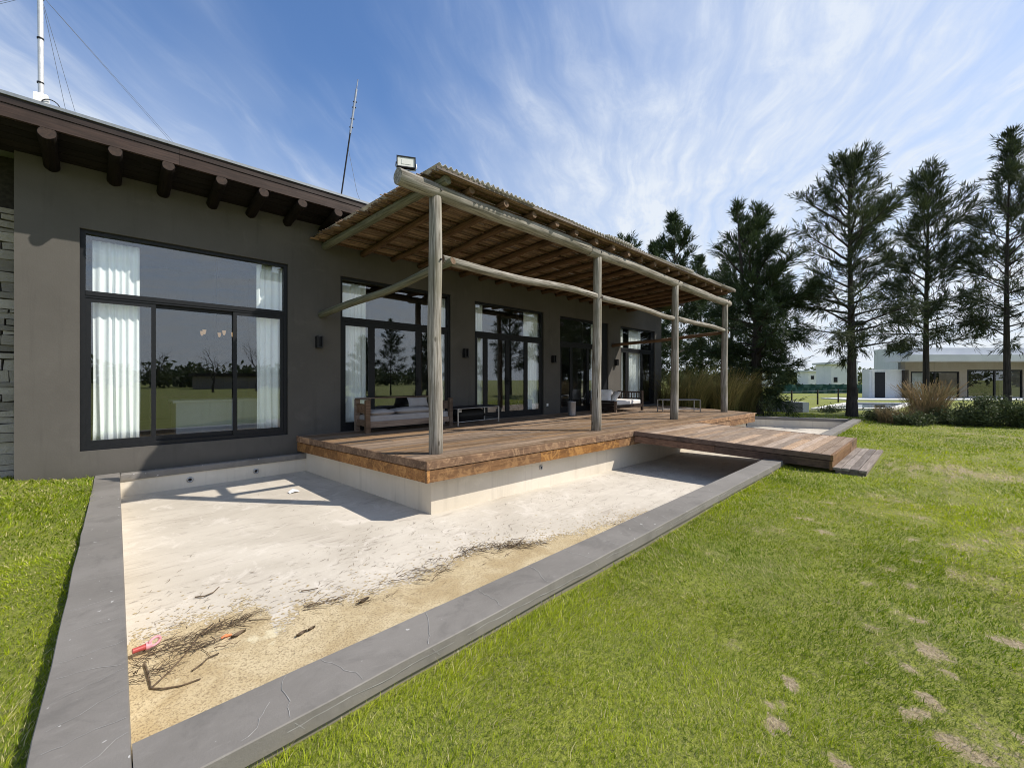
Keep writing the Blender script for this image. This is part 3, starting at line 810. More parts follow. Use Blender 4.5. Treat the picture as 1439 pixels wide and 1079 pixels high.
# coping pieces
def wob_poly(pts, step=0.35, amp=0.004, rg=rng):
    out = []
    for i in range(len(pts)):
        a, b_ = Vector(pts[i]), Vector(pts[(i+1)%len(pts)]); L = (b_-a).length; k = max(1, int(L/step))
        for j in range(k):
            q = a.lerp(b_, j/k)
            if j: q += Vector((rg.uniform(-amp, amp), rg.uniform(-amp, amp)))
            out.append(tuple(q))
    return out
XF = 18.95
cop = MB()
def coping_strip(pa, pb, wa, wb, z0, tint=.5, zt=0.0):
    """strip between two edge polylines (inner pa, outer pb)"""
    n = len(pa); vs = []; 
    for k in range(n):
        for (p, zz) in ((pa[k], -.10), (pa[k], zt-.012), (pa[k], zt), (pb[k], zt), (pb[k], zt-.005), (pb[k], -.085), (pb[k], -.09), (pb[k], z0)):
            vs.append([p[0], p[1], zz])
        d = Vector(pb[k])-Vector(pa[k]); d.normalize(); o = len(vs)-8
        for q, e in ((2, .005), (3, -.004), (6, -.02), (7, -.02)):
            vs[o+q][0] += d.x*e; vs[o+q][1] += d.y*e
    fs = []
    for k in range(n-1):
        for q in range(7): fs.append((k*8+q, k*8+q+1, (k+1)*8+q+1, (k+1)*8+q))
    fs.append(tuple(range(7, -1, -1))); fs.append(tuple((n-1)*8+q for q in range(8)))
    cop.add(vs, fs, tint)
xs = np.linspace(0.045, XF, 60)
coping_strip([(x, y_in(x)+rng.uniform(-.003,.003)) for x in xs], [(x if i else 0.045, y_out(x)+rng.uniform(-.005,.005)) for i, x in enumerate(xs)], 0, 0, -.7)
ysl = np.linspace(1.835, 8.497, 24)
coping_strip([(0.043, y) for y in ysl], [(-0.232+rng.uniform(-.004,.004)+.0022*(y-2), y) for y in ysl], 0, 0, -.7, .5, 0.0015)
part(cop, 'coping', M['coping'], pool)
cop = MB()
dfx = Vector((FL[0]-FC[0], FL[1]-FC[1])).normalized(); nf = Vector((dfx.y, -dfx.x))
pa = [Vector((FC[0]-.02, FC[1]+.04))+dfx*s_ for s_ in np.linspace(0, 3.3, 10)]
coping_strip([tuple(p) for p in pa], [tuple(p+nf*.30) for p in pa], 0, 0, -.7, .5, 0.002)
part(cop, 'coping', M['coping'], pool)
mb = MB(); mb.box(0.048, 2.72, 8.36, 8.497, -0.102, -0.004, .5, .012); part(mb, 'wall_ledge', M['coping'], pool)
# cracks in the coping: thin pale lines of filler lying on the surface
def crack(pts, wd):
    cr = MB(); wd *= .6
    pts = [Vector(p) for p in pts]
    for i in range(len(pts)-1):
        a, b_ = pts[i], pts[i+1]; d = (b_-a); 
        if d.length < 1e-5: continue
        up = Vector((0, 0, 1)) if abs(d.normalized().z) < .7 and abs(a.z-b_.z) < .02 and a.z > -.004 else Vector((0, -1, 0))
        s_ = d.cross(up).normalized()*wd*.5*rng.uniform(.6, 1.3)
        cr.add([a-s_, b_-s_, b_+s_, a+s_], [(0,1,2,3)], .5)
    part(cr, 'crack', M['crack'], pool)
def wander(a, b_, n, amp):
    a, b_ = Vector(a), Vector(b_); d = b_-a; s_ = Vector((-d.y, d.x, 0)).normalized(); out = []; o = 0
    for i in range(n+1):
        o = o*.7+rng.uniform(-amp, amp); out.append(a+d*(i/n)+s_*o)
    return out
x = 0.35
while x < 8.2:
    s_ = rng.uniform(-.10, .16); full = rng.random() < .75
    y0 = y_out(x)+.02; y1 = y_in(x+s_)-.012-(0 if full else rng.uniform(.08, .18))
    crack([(p.x, p.y, .0025) for p in wander((x, y0, 0), (x+s_, y1, 0), 9, .014)], .0035+.0012*rng.random())
    if rng.random() < .6: crack([(x+.01*k, y_out(x)-.003, -.014-.012*k) for k in range(5)], .0035)
    x += rng.uniform(.16, .55)
x = 0.5
while x < 5.4:      # long crack following the outer edge
    L = rng.uniform(.5, 1.3); n = int(L/.05); o = .0; pts = []
    for i in range(n+1):
        o = min(.022, max(-.022, o+rng.uniform(-.007, .007))); xx = x+L*i/n
        pts.append((xx, y_out(xx)-.0035, -.036+o))
    crack(pts, .006); x += L+rng.uniform(-.05, .3)
for y in (2.30, 2.44, 2.62, 2.83, 2.98, 3.3, 3.62, 4.1, 4.9, 6.2):
    s_ = rng.uniform(-.12, .12)
    crack([(p.x, p.y, .004) for p in wander((-.20, y, 0), (.03, y+s_, 0), 8, .012)], .003)
crack([(p.x, p.y, .004) for p in wander((-.19, 2.05, 0), (.03, 2.22, 0), 8, .016)], .004)
# round fittings in the pool walls
def fitting(c, nrm, name='pool_fitting', r=.045):
    nrm = Vector(nrm); mb = MB(); c = Vector(c)
    a = nrm.cross(Vector((0,0,1))).normalized(); b_ = Vector((0,0,1)); vs = []; fs = []
    prof = [(r, .0), (r, .012), (r*.78, .016), (r*.55, .016), (r*.5, .004)]
    n = 18
    for (rr, h) in prof:
        for j in range(n):
            th = 6.2832*j/n; vs.append(c+a*(rr*math.cos(th))+b_*(rr*math.sin(th))+nrm*h)
    for k in range(len(prof)-1):
        for j in range(n): q = (j+1)%n; fs.append((k*n+j, k*n+q, (k+1)*n+q, (k+1)*n+j))
    mb.add(vs, fs, .5, True); f = part(mb, name, M['steel'], pool)
    mb = MB(); mb.add([vs[4*n+j] for j in range(n)], [tuple(range(n))], .5); part(mb, 'nozzle', M['black'], f)
fitting((0.86, 8.376, -.215), (0, -1, 0)); fitting((1.78, 8.376, -.215), (0, -1, 0)); fitting((5.24, 4.63-.0326*2.34+.221, -.11), (0, -1, 0), r=.04)

# ------------------------------------------------------------------ deck
deck = empty('deck', (3, 5, ZD), 'brown wooden plank deck under the pergola on a cream plinth', 'deck')
DFL = Vector((2.90, 4.63)); DFR = Vector((14.85, 4.24)); DBL = Vector((2.47, 8.488)); DBR = Vector((16.98, 8.488))
def dfront(x): return DFL.y+(DFR.y-DFL.y)*(x-DFL.x)/(DFR.x-DFL.x)
def dleft(y): return DFL.x+(DBL.x-DFL.x)*(y-DFL.y)/(DBL.y-DFL.y)
def dright(y): return DFR.x+(DBR.x-DFR.x)*(y-DFR.y)/(DBR.y-DFR.y)
BW = 0.142; nb = int((8.488-4.24)/BW)+2
mb = MB()
NB = 27
for k in range(NB):
    # boards follow the front edge at the front and the wall at the back
    def yb(x, q):
        f = q/NB; return dfront(x)*(1-f)+8.488*f
    x = None; first = True
    ym = yb(8, k+.5); xl = dleft(ym)+.02; xr_ = dright(ym)-.02
    x = xl
    while x < xr_-.05:
        L = rng.uniform(1.6, 3.8) if not first else rng.uniform(.7, 3.4); first = False
        x1 = min(x+L, xr_); g = .0035; zt = ZD+rng.uniform(-.0025, .0015)
        mb.prism([(x, yb(x, k)+g), (x1-.004, yb(x1, k)+g), (x1-.004, yb(x1, k+1)-g), (x, yb(x, k+1)-g)], ZD-.034, zt, rng.random(), .004)
        x = x1
part(mb, 'deck_boards', M['deck'], deck)
def edge_boards(mb, a, b_, zt, zb, out, th=.04, L0=2.2, jit=True):
    a, b_ = Vector(a), Vector(b_); d = (b_-a); L = d.length; d.normalize(); nrm = Vector(out).normalized()
    s_ = 0
    while s_ < L-.02:
        l = rng.uniform(L0*.8, L0*1.8) if jit else L; e = min(L, s_+l); 
        if L-e < .4: e = L
        p = a+d*(s_); q = a+d*(e-.003); o = nrm*rng.uniform(-.003, .003)
        mb.prism([tuple(p+o), tuple(q+o), tuple(q-nrm*th+o), tuple(p-nrm*th+o)], zb, zt, rng.random(), .004)
        s_ = e
for (a, b_, out) in ((DFL, DFR, (-.03, -1)), (Vector((DFL.x, DFL.y+.002)), DBL, (-1, -.1)), (DFR, DBR, (1, -.4))):
    mb = MB()
    edge_boards(mb, a, b_, ZD-.0005 if out[0] > -.5 else ZD-.001, ZD-.108, out)
    edge_boards(mb, Vector(a)+Vector(out)*-.012, Vector(b_)+Vector(out)*-.012, ZD-.122, ZD-.282, out)
    part(mb, 'edge_board', M['deck_edge'], deck)
mb = MB()
mb.prism([(3.11, dfront(3)+.225), (14.7, dfront(14.7)+.225), (16.7, 8.46), (dleft(8.46)+.12, 8.46)], -.6, ZD-.16, .5)
part(mb, 'plinth', M['cream'], deck)

# walkway bridging the pool to the lawn
br = empty('footbridge', (9, 2.8, .25), 'sloping plank footbridge from the deck across the pool to the lawn', 'footbridge')
BL0, BL1 = Vector((7.79, dfront(7.8)-.006)), Vector((8.40, 1.30)); BR0, BR1 = Vector((10.52, dfront(10.5)-.006)), Vector((11.22, 1.335))
def bz(f): return (ZD-.004)*(1-f)+.165*f
mb = MB(); nbb = 23
for k in range(nbb):
    f0, f1 = k/nbb, (k+1)/nbb
    def P(f, e): return BL0.lerp(BL1, f).lerp(BR0.lerp(BR1, f), e)
    g = .05/nbb
    sp_ = rng.choice((None, None, .35, .6, .5)); 
    segs = [(0.006, .994)] if sp_ is None else [(0.006, sp_), (sp_+.002, .994)]
    for (e0, e1) in segs:
        q = [P(f0+g, e0), P(f0+g, e1), P(f1-g, e1), P(f1-g, e0)]
        dz = rng.uniform(-.003, .002)
        ff_ = {tuple(q[0]): f0+g, tuple(q[1]): f0+g, tuple(q[2]): f1-g, tuple(q[3]): f1-g}
        def zz(x, y, F0=f0, F1=f1, Q=q):
            t_ = (Q[0].y-y)/max(1e-6, (Q[0].y-Q[3].y)); return bz(F0+(F1-F0)*t_)+dz
        mb.prism([tuple(a) for a in q], lambda x, y: zz(x, y)-.035, zz, rng.random(), .004)
part(mb, 'bridge_boards', M['bridge'], br)
def side_boards(A0, A1, sgn, m):
    mb = MB(); d = (A1-A0).normalized(); nrm = Vector((-d.y, d.x))*sgn
    for (zt, zb, o) in ((.001, -.085, .0), (-.096, -.225, -.010)):
        cuts = [0, rng.uniform(.42, .5), 1] if zt < 0 else [0, 1]
        for i in range(len(cuts)-1):
            a = A0.lerp(A1, cuts[i]); b_ = A0.lerp(A1, cuts[i+1]-.001)
            q = [a+nrm*(.035+o), b_+nrm*(.035+o), b_+nrm*o, a+nrm*o]
            def zf(x, y, dz): 
                t_ = (A0.y-y)/(A0.y-A1.y); return bz(max(0, min(1, t_)))+dz
            mb.prism([tuple(v_) for v_ in q], lambda x, y: zf(x, y, zb), lambda x, y: zf(x, y, zt), rng.random(), .004)
    return part(mb, 'side_board', m, br)
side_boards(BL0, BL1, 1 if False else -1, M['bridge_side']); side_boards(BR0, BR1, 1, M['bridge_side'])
mb = MB(); edge_boards(mb, (BL1.x-.03, BL1.y-.04), (BR1.x+.03, BR1.y-.04), .166, .075, (0, -1), .038, 1.5)
edge_boards(mb, (BL1.x-.03, BL1.y-.03), (BR1.x+.03, BR1.y-.03), .068, -.08, (0, -1), .038, 1.5)
part(mb, 'end_board', M['bridge_end'], br)
mb = MB()
for e in (.12, .5, .88):
    a = BL0.lerp(BR0, e); b_ = BL1.lerp(BR1, e)
    mb.prism([(a.x-.04, a.y), (b_.x-.04, b_.y+.02), (b_.x+.04, b_.y+.02), (a.x+.04, a.y)], lambda x, y: bz((BL0.y-y)/(BL0.y-BL1.y))-.18, lambda x, y: bz((BL0.y-y)/(BL0.y-BL1.y))-.037, .5)
part(mb, 'joist', M['bridge_side'], br)
st_ = empty('wooden_step', (9.8, 1.0, -.1), 'low greyed plank step on the lawn at the end of the footbridge', 'step')
mb = MB()
for k in range(4):
    y0 = .845+.108*k; y1 = y0+.098; o = rng.uniform(-.02, .02)
    mb.prism([(8.37+o, y0), (11.14+o, y0+.03), (11.14+o, y1+.03), (8.37+o, y1)], -.062, -.022+rng.uniform(-.003,.003), [.75, .3, .85, .6][k], .004)
part(mb, 'step_boards', M['step'], st_)
mb = MB(); mb.prism([(8.40, .86), (11.12, .89), (11.12, 1.26), (8.40, 1.24)], -.19, -.064, .2); part(mb, 'step_base', M['step'], st_)

# ------------------------------------------------------------------ pergola
pg = empty('pergola', (8.9, 6.7, ZD), 'log pergola with cane ceiling and corrugated roof over the deck', 'pergola')
rg = random.Random(11)
YP = 5.03
PX = [3.355, 7.29, 10.90, 14.52]
TOPZ = [3.99, 3.95, 3.93, 3.90]
for x, zt in zip(PX, TOPZ):
    log('post', (x-.03 if x < 4 else x, YP+.05, ZD-.002), (x-.055 if x < 4 else x-.02, YP, zt), .102, .088, M['log_grey'], pg, rg, .012, segs=12)
for x, zt in zip(PX, TOPZ):
    mb = MB(); mb.tube([(x-.03, YP-.118, zt+.075), (x-.03, YP-.098, zt+.075)], .017, 6); part(mb, 'bolt', M['black'], pg)
    mb = MB(); mb.tube([(x-.03, YP-.106, 3.085), (x-.03, YP-.086, 3.085)], .015, 6); part(mb, 'bolt', M['black'], pg)
def zbm(x): return 4.085-.0135*(x-2.7)
xc = [2.70, 6.95, 11.1, 14.80]
for i in range(3):
    log('beam', (xc[i]+(.004 if i else 0), YP, zbm(xc[i])+.0), (xc[i+1], YP, zbm(xc[i+1])), .115 if i == 0 else .105, .105, M['log_grey'], pg, rg, .01, M['log_grey'], 10)
for i in range(3):
    a, b_ = PX[i], PX[i+1]
    log('rail', (a+.075, YP+.01, 3.14-.045*i), (b_-.07, YP+.01, 3.11-.05*i), .066, .058, M['log_grey'], pg, rg, .022, M['log_end'], 10)
log('brace', (3.52, 4.93, 3.07), (2.93, 8.49, 2.67), .058, .068, M['log_green'], pg, rg, .025, M['log_end'], 10)
log('brace', (14.60, 4.95, 2.98), (13.20, 8.49, 2.62), .055, .06, M['log_brown'], pg, rg, .02, M['log_end'], 10)
k = 0; x = 3.25
def zrf(y): return 4.200-.046*(y-4.85)
while x < 14.5:
    first = k == 0
    xo = x+rg.uniform(-.04, .04) if not first else 3.25
    log('rafter', (xo+(.13 if first else 0), 4.86+rg.uniform(-.03,.03), zrf(4.86)-.015*(k > 0)*rg.random()), (xo-.25 if first else xo-.06, 8.49, zrf(8.5)), .068 if first else .06+.008*rg.random(), .075 if first else .058, M['log_green'] if first else M['log_brown'], pg, rg, .014, M['log_end'] if not first else M['log_green'], 8, 12)
    x += .615+rg.uniform(-.03, .03); k += 1
# cane layer: real canes laid along X in bundles
mb = MB(); y = 4.82; zc_ = lambda y: zrf(y)+.078
def xleft(y): return 3.23-.42*(y-4.82)/3.68
kk = 0
while y < 8.49:
    d = .0215 if rg.random() > .05 else .030
    if kk % 4 == 0: bund = rg.uniform(-.13, .03)
    x = xleft(y)+bund+rg.uniform(-.04, .04)
    gap = rg.random() < .06
    while x < 14.62:
        L = rg.uniform(1.8, 3.4); x1 = min(x+L, 14.66+rg.uniform(-.05, .03)); r_ = rg.uniform(.0095, .0135)
        if not gap or rg.random() < .5:
            n = 3
            mb.tube([(x+(x1-x)*i/n, y+rg.uniform(-.004,.004), zc_(y)+rg.uniform(-.006,.005)) for i in range(n+1)], r_, 5, rg.random(), True, True)
        x = x1+rg.uniform(0, .03)
    y += d; kk += 1
part(mb, 'cane_ceiling', M['cane'], pg)
for i in range(7):
    y = 4.95+.57*i
    mb = MB(); mb.box(xleft(y)+.02, 14.6, y-.022, y+.022, zc_(y)-.045, zc_(y)-.0145, .3); part(mb, 'batten', M['log_brown'], pg)
# corrugated sheets on top
mb = MB(); nx = 1400; x0s = 3.17; x1s = 14.80; vs = []; fs = []
ny = 5
for j in range(ny):
    yy = 4.77+(8.49-4.77)*j/(ny-1)
    for i in range(nx+1):
        x = x0s+(x1s-x0s)*i/nx-.42*(yy-4.77)/3.72*(1-i/nx)
        vs.append((x, yy-(.03*math.sin(int((x-3)/1.05)*2.1) if j == 0 else 0), zc_(yy)+.044+.012*math.sin(int((x-3)/1.05)*3.7)*(j < 2)+.006*math.sin(x*2.3+j)*(j == 0)+(.017+.010*math.sin(x*1.7+1))*math.sin(6.2832*i*(x1s-x0s)/nx/.095)))
for j in range(ny-1):
    for i in range(nx): fs.append((j*(nx+1)+i, j*(nx+1)+i+1, (j+1)*(nx+1)+i+1, (j+1)*(nx+1)+i))
mb.add(vs, fs, .5, True)
sh = part(mb, 'roof_sheet', M['sheet'], pg); sh.modifiers.new('thickness', 'SOLIDIFY').thickness = .006
mb = MB(); mb.prism([(3.16, 4.785), (14.72, 4.785), (14.72, 4.81), (3.16, 4.81)], zc_(4.8)-.02, zc_(4.8)+.016, .3); part(mb, 'edge_slat', M['step'], pg)

# floodlight on the beam end
fl = empty('floodlight', (2.82, YP, 4.20), 'black framed led floodlight standing on the log beam end', 'floodlight')
c = Vector((2.83, YP, 4.30)); rot = Matrix.Rotation(R_(-52), 4, 'Z') @ Matrix.Rotation(R_(18), 4, 'X')
rot = Matrix.Rotation(AZ-R_(90)+R_(16), 4, 'Z') @ Matrix.Rotation(R_(-12), 4, 'X')
def place(mb, name, m, parent, mat4):
    ob = mb.build(name, m, parent); ob.matrix_local = Matrix.Translation(-org(parent)) @ mat4; return ob
T = Matrix.Translation(c) @ rot
mb = MB(); fr_rect(mb, -.125, .125, -.085, .085, -.03, .03, .014, .014, .014, .014); mb.box(-.111, .111, 0.0, .03, -.071, .071, .5)
place(mb, 'housing', M['black'], fl, T)
mb = MB(); mb.box(-.1105, .1105, -.02, -.004, -.0705, .0705, .5); mb.box(-.06, .06, -.024, -.021, -.035, .04, .5); place(mb, 'led_panel', M['led'], fl, T)
mb = MB(); mb.tube([(-.13, 0, .0), (-.138, 0, -.06), (-.10, 0, -.105), (.10, 0, -.105), (.138, 0, -.06), (.13, 0, 0)], .008, 6)
place(mb, 'bracket', M['steel'], fl, T)

# ------------------------------------------------------------------ masts
ms = empty('radio_mast', (-.735, 8.5, 4.85), 'white guyed radio mast on the roof at the left', 'mast')
mb = MB(); mb.tube([(-.735, 8.5, 5.2), (-.745, 8.5, 7.2), (-.75, 8.5, 9.4)], [.03, .028, .024], 10); part(mb, 'pole', M['galv'], ms)
for z in (5.4, 6.0, 6.55, 7.3):
    mb = MB(); mb.tube([(-.74, 8.5, z), (-.74, 8.5, z+.02)], .036, 10); part(mb, 'clamp', M['black'], ms)
mb = MB(); mb.box(-.80, -.66, 8.42, 8.56, 4.83, 5.25, .5, .02); part(mb, 'mast_base', M['white_plastic'], ms)
mb = MB(); mb.tube([(-.66+.085*math.cos(a)+.02, 8.40, 5.10+.08*math.sin(a)) for a in np.linspace(0, 6.2, 18)], .007, 5); part(mb, 'cable_loop', M['black'], ms)
for (p1) in ((-3.2, 8.9, 4.9), (-3.0, 9.3, 4.9), (-2.6, 8.5, 4.9), (-.45, 9.4, 4.85), (-.30, 9.4, 4.85), (1.32, 9.2, 4.78), (1.18, 8.8, 4.78), (-1.2, 13.5, 4.7)):
    mb = MB(); top = Vector((-.74, 8.5, 6.62)); mb.tube([top, Vector(p1)], .0028, 4, caps=False); part(mb, 'guy_wire', M['wire'], ms)
an = empty('aerial_pole', (3.02, 7.97, 4.5), 'thin leaning aerial pole fixed to the eave beside the pergola roof', 'aerial')
b0 = Vector((3.03, 7.94, 4.40)); t0 = bgp(503, 7.72, 0); t0.z = 1.38+(534-112)/583*7.72
mb = MB(); mb.tube([b0, b0.lerp(t0, .75)], .014, 8); part(mb, 'pole', M['black'], an)
mb = MB(); mb.tube([b0.lerp(t0, .62), b0.lerp(t0, .93)], .020, 8); mb.tube([b0.lerp(t0, .93), t0], .009, 6); part(mb, 'antenna', M['steel'], an)
mb = MB()
for s_ in (.66, .72, .8, .84):
    p = b0.lerp(t0, s_); mb.tube([p-Vector((.03, 0, 0)), p+Vector((.035, -.01, .01))], .011, 6)
part(mb, 'bracket', M['black'], an)
mb = MB(); mb.tube([b0.lerp(t0, .52), Vector((3.32, 7.75, 4.95)), Vector((3.5, 7.6, 4.32))], .004, 4); part(mb, 'cable', M['wire'], an)

# ------------------------------------------------------------------ furniture
def cushion(mb, c, sx, sy, sz, rot=Matrix.Identity(3), puff=.5, n=14, seed=0):
    rg = random.Random(seed); c = Vector(c); vs = []; fs = []
    for side in (1, -1):
        o = len(vs)
        for j in range(n+1):
            for i in range(n+1):
                a = i/n*2-1; b_ = j/n*2-1
                e = (1-abs(a)**4)*(1-abs(b_)**4); h = sz*.5*(max(0, e)**.42)
                h *= 1+.10*math.sin(5*a+seed)*math.cos(4*b_+seed*2)
                pin = 1-.05*(1-abs(a))*(abs(b_)**6) ; pin2 = 1-.05*(1-abs(b_))*(abs(a)**6)
                vs.append(c+rot @ Vector((a*sx*.5*pin2, b_*sy*.5*pin, side*h)))
        for j in range(n):
            for i in range(n):
                q = (o+j*(n+1)+i, o+j*(n+1)+i+1, o+(j+1)*(n+1)+i+1, o+(j+1)*(n+1)+i)
                fs.append(q if side > 0 else q[::-1])
    mb.add(vs, fs, .5, True); return mb
def rbox(mb, x0, x1, y0, y1, z0, z1, r=.03, seed=0):
    """soft-edged mattress"""
    n = 10; vs = []; fs = []; rg = random.Random(seed)
    prof = [(r, 0), (r*.3, r*.3), (0, r), (0, (z1-z0)-r), (r*.3, (z1-z0)-r*.3), (r, z1-z0)]
    ring = []
    for (ins, h) in prof:
        pts = [(x0+ins, y0+ins), (x1-ins, y0+ins), (x1-ins, y1-ins), (x0+ins, y1-ins)]; R = []
        for i in range(4):
            a, b_ = Vector(pts[i]), Vector(pts[(i+1)%4])
            for k in range(n): 
                q = a.lerp(b_, k/n); R.append((q.x, q.y, z0+h+rg.uniform(-.003, .003)))
        ring.append(R)
    m_ = 4*n
    for R in ring: vs += R
    for k in range(len(ring)-1):
        for j in range(m_): q = (j+1)%m_; fs.append((k*m_+j, k*m_+q, (k+1)*m_+q, (k+1)*m_+j))
    fs.append(tuple((len(ring)-1)*m_+j for j in range(m_))); fs.append(tuple(range(m_-1, -1, -1)))
    mb.add(vs, fs, .5, False)
# sofa
sf = empty('sofa', (4.5, 8.15, ZD), 'wooden garden sofa with grey seat mattress under the second window', 'sofa')
X0, X1, Y0, Y1 = 3.55, 5.62, 7.86, 8.42
for (x, y, h) in ((X0, Y0, .975), (X0, Y1-.08, .985), (X1-.09, Y0, .975), (X1-.09, Y1-.08, .985)):
    mb = MB(); mb.box(x, x+.09, y, y+.08, ZD+.002, h, rng.random(), .006); part(mb, 'leg', M['furn_wood'], sf)
for xx in (X0+.02, X1-.07):
    for (za, zb) in ((.72, .90), (.46, .58)):
        mb = MB(); mb.box(xx, xx+.05, Y0+.082, Y1-.082, za, zb, rng.random()); part(mb, 'arm_panel', M['furn_wood'], sf)
mb = MB(); mb.box(X0+.092, X1-.092, Y0+.015, Y0+.06, .43, .55, rng.random(), .005); part(mb, 'front_rail', M['furn_wood'], sf)
mb = MB(); mb.box(X0+.0, X1, Y1-.05, Y1-.02, .988, 1.012, .2); mb.box(X0+.09, X1-.09, Y1-.05, Y1-.02, .62, .70, .3)
mb.box(X0-.01, X0+.10, Y0-.01, Y1-.055, .988, 1.004, .2)
part(mb, 'back_rail', M['furn_wood'], sf)
mb = MB(); rbox(mb, X0+.075, X1-.075, Y0+.065, Y1-.06, .505, .665, .03, 1); part(mb, 'seat_mattress', M['grey_cushion'], sf)
gq = 'grey cushions lying on the wooden sofa'
def loose(name, label, c, sx, sy, sz, m, rot=None, group=None, seed=0):
    mb = MB(); cushion(mb, (0,0,0), sx, sy, sz, rot or Matrix.Identity(3), seed=seed)
    ob = mb.build(name, m); ob.location = c; return tag(ob, label, 'cushion', group)
Rz = lambda d: Matrix.Rotation(R_(d), 3, 'Z'); Rx = lambda d: Matrix.Rotation(R_(d), 3, 'X'); Ry = lambda d: Matrix.Rotation(R_(d), 3, 'Y')
loose('cushion', 'thin grey cushion lying at the left end of the wooden sofa', (3.93, 8.13, .715), .56, .46, .12, M['grey_cushion'], Rz(3), gq, 1)
loose('cushion', 'long grey cushion lying in the middle of the wooden sofa', (4.72, 8.15, .72), .95, .46, .13, M['grey_cushion'], Rz(-2), gq, 2)
loose('cushion', 'small grey cushion propped against the back rail of the wooden sofa', (4.95, 8.27, .885), .50, .22, .10, M['grey_cushion'], Rx(66), gq, 3)
# coffee table in front of window three
def metal_table(A, B, dep, label, name='coffee_table', top=.735):
    A, B = Vector(A), Vector(B); d = (B-A).normalized(); n_ = Vector((-d.y, d.x))
    tb = empty(name, (A.x, A.y, ZD), label, 'table', 'low metal tables on the deck')
    cs = [A, B, B+n_*dep, A+n_*dep]
    for c in cs:
        mb = MB(); mb.prism([(c.x-.014, c.y-.014), (c.x+.014, c.y-.014), (c.x+.014, c.y+.014), (c.x-.014, c.y+.014)], ZD+.002, top-.02, .5); part(mb, 'leg', M['steel'], tb)
    mb = MB()
    for zz in (top-.018, ZD+.085):
        for i in range(4):
            a, b_ = cs[i], cs[(i+1)%4]; mb.tube([(a.x, a.y, zz), (b_.x, b_.y, zz)], .0125, 6)
    part(mb, 'frame', M['steel'], tb)
    mb = MB(); q = [cs[0]-d*.02-n_*.02, cs[1]+d*.02-n_*.02, cs[2]+d*.02+n_*.02, cs[3]-d*.02+n_*.02]
    mb.prism([tuple(v_) for v_ in q], top-.0035, top+.009, .5, .002); part(mb, 'table_top', M['darkdoor'], tb)
    return tb
metal_table((5.66, 7.72), (7.03, 7.86), .5, 'low metal table with dark top beside the nearest pergola post')
metal_table((13.02, 6.45), (13.98, 5.62), .42, 'low metal table with dark top at the far end of the deck')
bk = empty('black_bundle', (6.35, 8.28, ZD), 'black covered bundle lying under the metal table near the sofa', 'bundle')
mb = MB(); cushion(mb, (6.35, 8.25, ZD+.19), .9, .34, .36, seed=4); part(mb, 'cover', M['black'], bk)
mb = MB(); mb.box(5.93, 6.03, 8.07, 8.074, .60, .66, .5); part(mb, 'paper_tag', M['paper'], bk)
bn = empty('zinc_bucket', (9.79, 7.68, ZD), 'round grey zinc bucket standing on the deck by the wall', 'bucket')
mb = MB(); c = (9.79, 7.68); prof = [(.0, .002), (.108, .002), (.112, .02), (.124, .40), (.128, .405), (.134, .415), (.128, .425), (.121, .42), (.105, .03), (0.0, .028)]
n = 28; vs = []; fs = []
for (r_, h) in prof:
    for j in range(n): th = 6.2832*j/n; vs.append((c[0]+max(r_, .001)*math.cos(th), c[1]+max(r_, .001)*math.sin(th), ZD+h))
for k in range(len(prof)-1):
    for j in range(n): q = (j+1)%n; fs.append((k*n+j, k*n+q, (k+1)*n+q, (k+1)*n+j))
mb.add(vs, fs, .5, True); part(mb, 'bucket_body', M['zinc'], bn)
for s_ in (-1, 1):
    mb = MB(); mb.tube([(c[0]+s_*.125, c[1]-.04, ZD+.35), (c[0]+s_*.155, c[1]-.03, ZD+.33), (c[0]+s_*.155, c[1]+.03, ZD+.33), (c[0]+s_*.125, c[1]+.04, ZD+.35)], .006, 6); part(mb, 'handle', M['zinc'], bn)
# daybed
db = empty('daybed', (12.5, 7.9, ZD), 'dark wooden daybed with white mattress against the far pier', 'daybed')
X0, X1, Y0, Y1 = 11.66, 13.42, 7.36, 8.36
for (x, y, h) in ((X0, Y0, .70), (X0, Y1-.07, .70), (X1-.07, Y0, 1.0), (X1-.07, Y1-.07, 1.0)):
    mb = MB(); mb.box(x, x+.07, y, y+.07, ZD+.002, h, .3, .005); part(mb, 'leg', M['furn_wood'] if x == X0 else M['fascia'], db)
mb = MB(); mb.box(X0+.072, X1-.072, Y0+.01, Y0+.05, .46, .55, .3); mb.box(X0+.072, X1-.072, Y1-.05, Y1-.01, .46, .55, .3); part(mb, 'side_rail', M['fascia'], db)
mb = MB()
for k in range(4): mb.box(X0+.015, X0+.05, Y0+.072, Y1-.072, ZD+.05+.085*k, ZD+.125+.085*k, .3)
part(mb, 'end_panel', M['fascia'], db)
mb = MB()
mb.box(X1-.05, X1-.02, Y0+.072, Y1-.072, .93, .985, .3); mb.box(X1-.05, X1-.02, Y0+.072, Y1-.072, .72, .76, .3)
for k in range(8): yk = Y0+.13+.1*k; mb.box(X1-.045, X1-.025, yk, yk+.03, .762, .928, .3)
for k in range(10): xk = X0+.75+.095*k; mb.box(xk, xk+.03, Y1-.045, Y1-.025, .72, .928, .3)
mb.box(X0+.72, X1-.072, Y1-.05, Y1-.02, .93, .975, .3)
part(mb, 'headrail', M['fascia'], db)
mb = MB(); rbox(mb, X0+.055, X1-.075, Y0+.055, Y1-.055, .555, .70, .03, 2); part(mb, 'seat_mattress', M['white_cushion'], db)
gw = 'white pillows on the dark daybed'
loose('pillow', 'white pillow tilted up at the left end of the daybed', (11.88, 7.95, .86), .46, .46, .16, M['white_cushion'], Rz(25) @ Ry(-58), gw, 5)
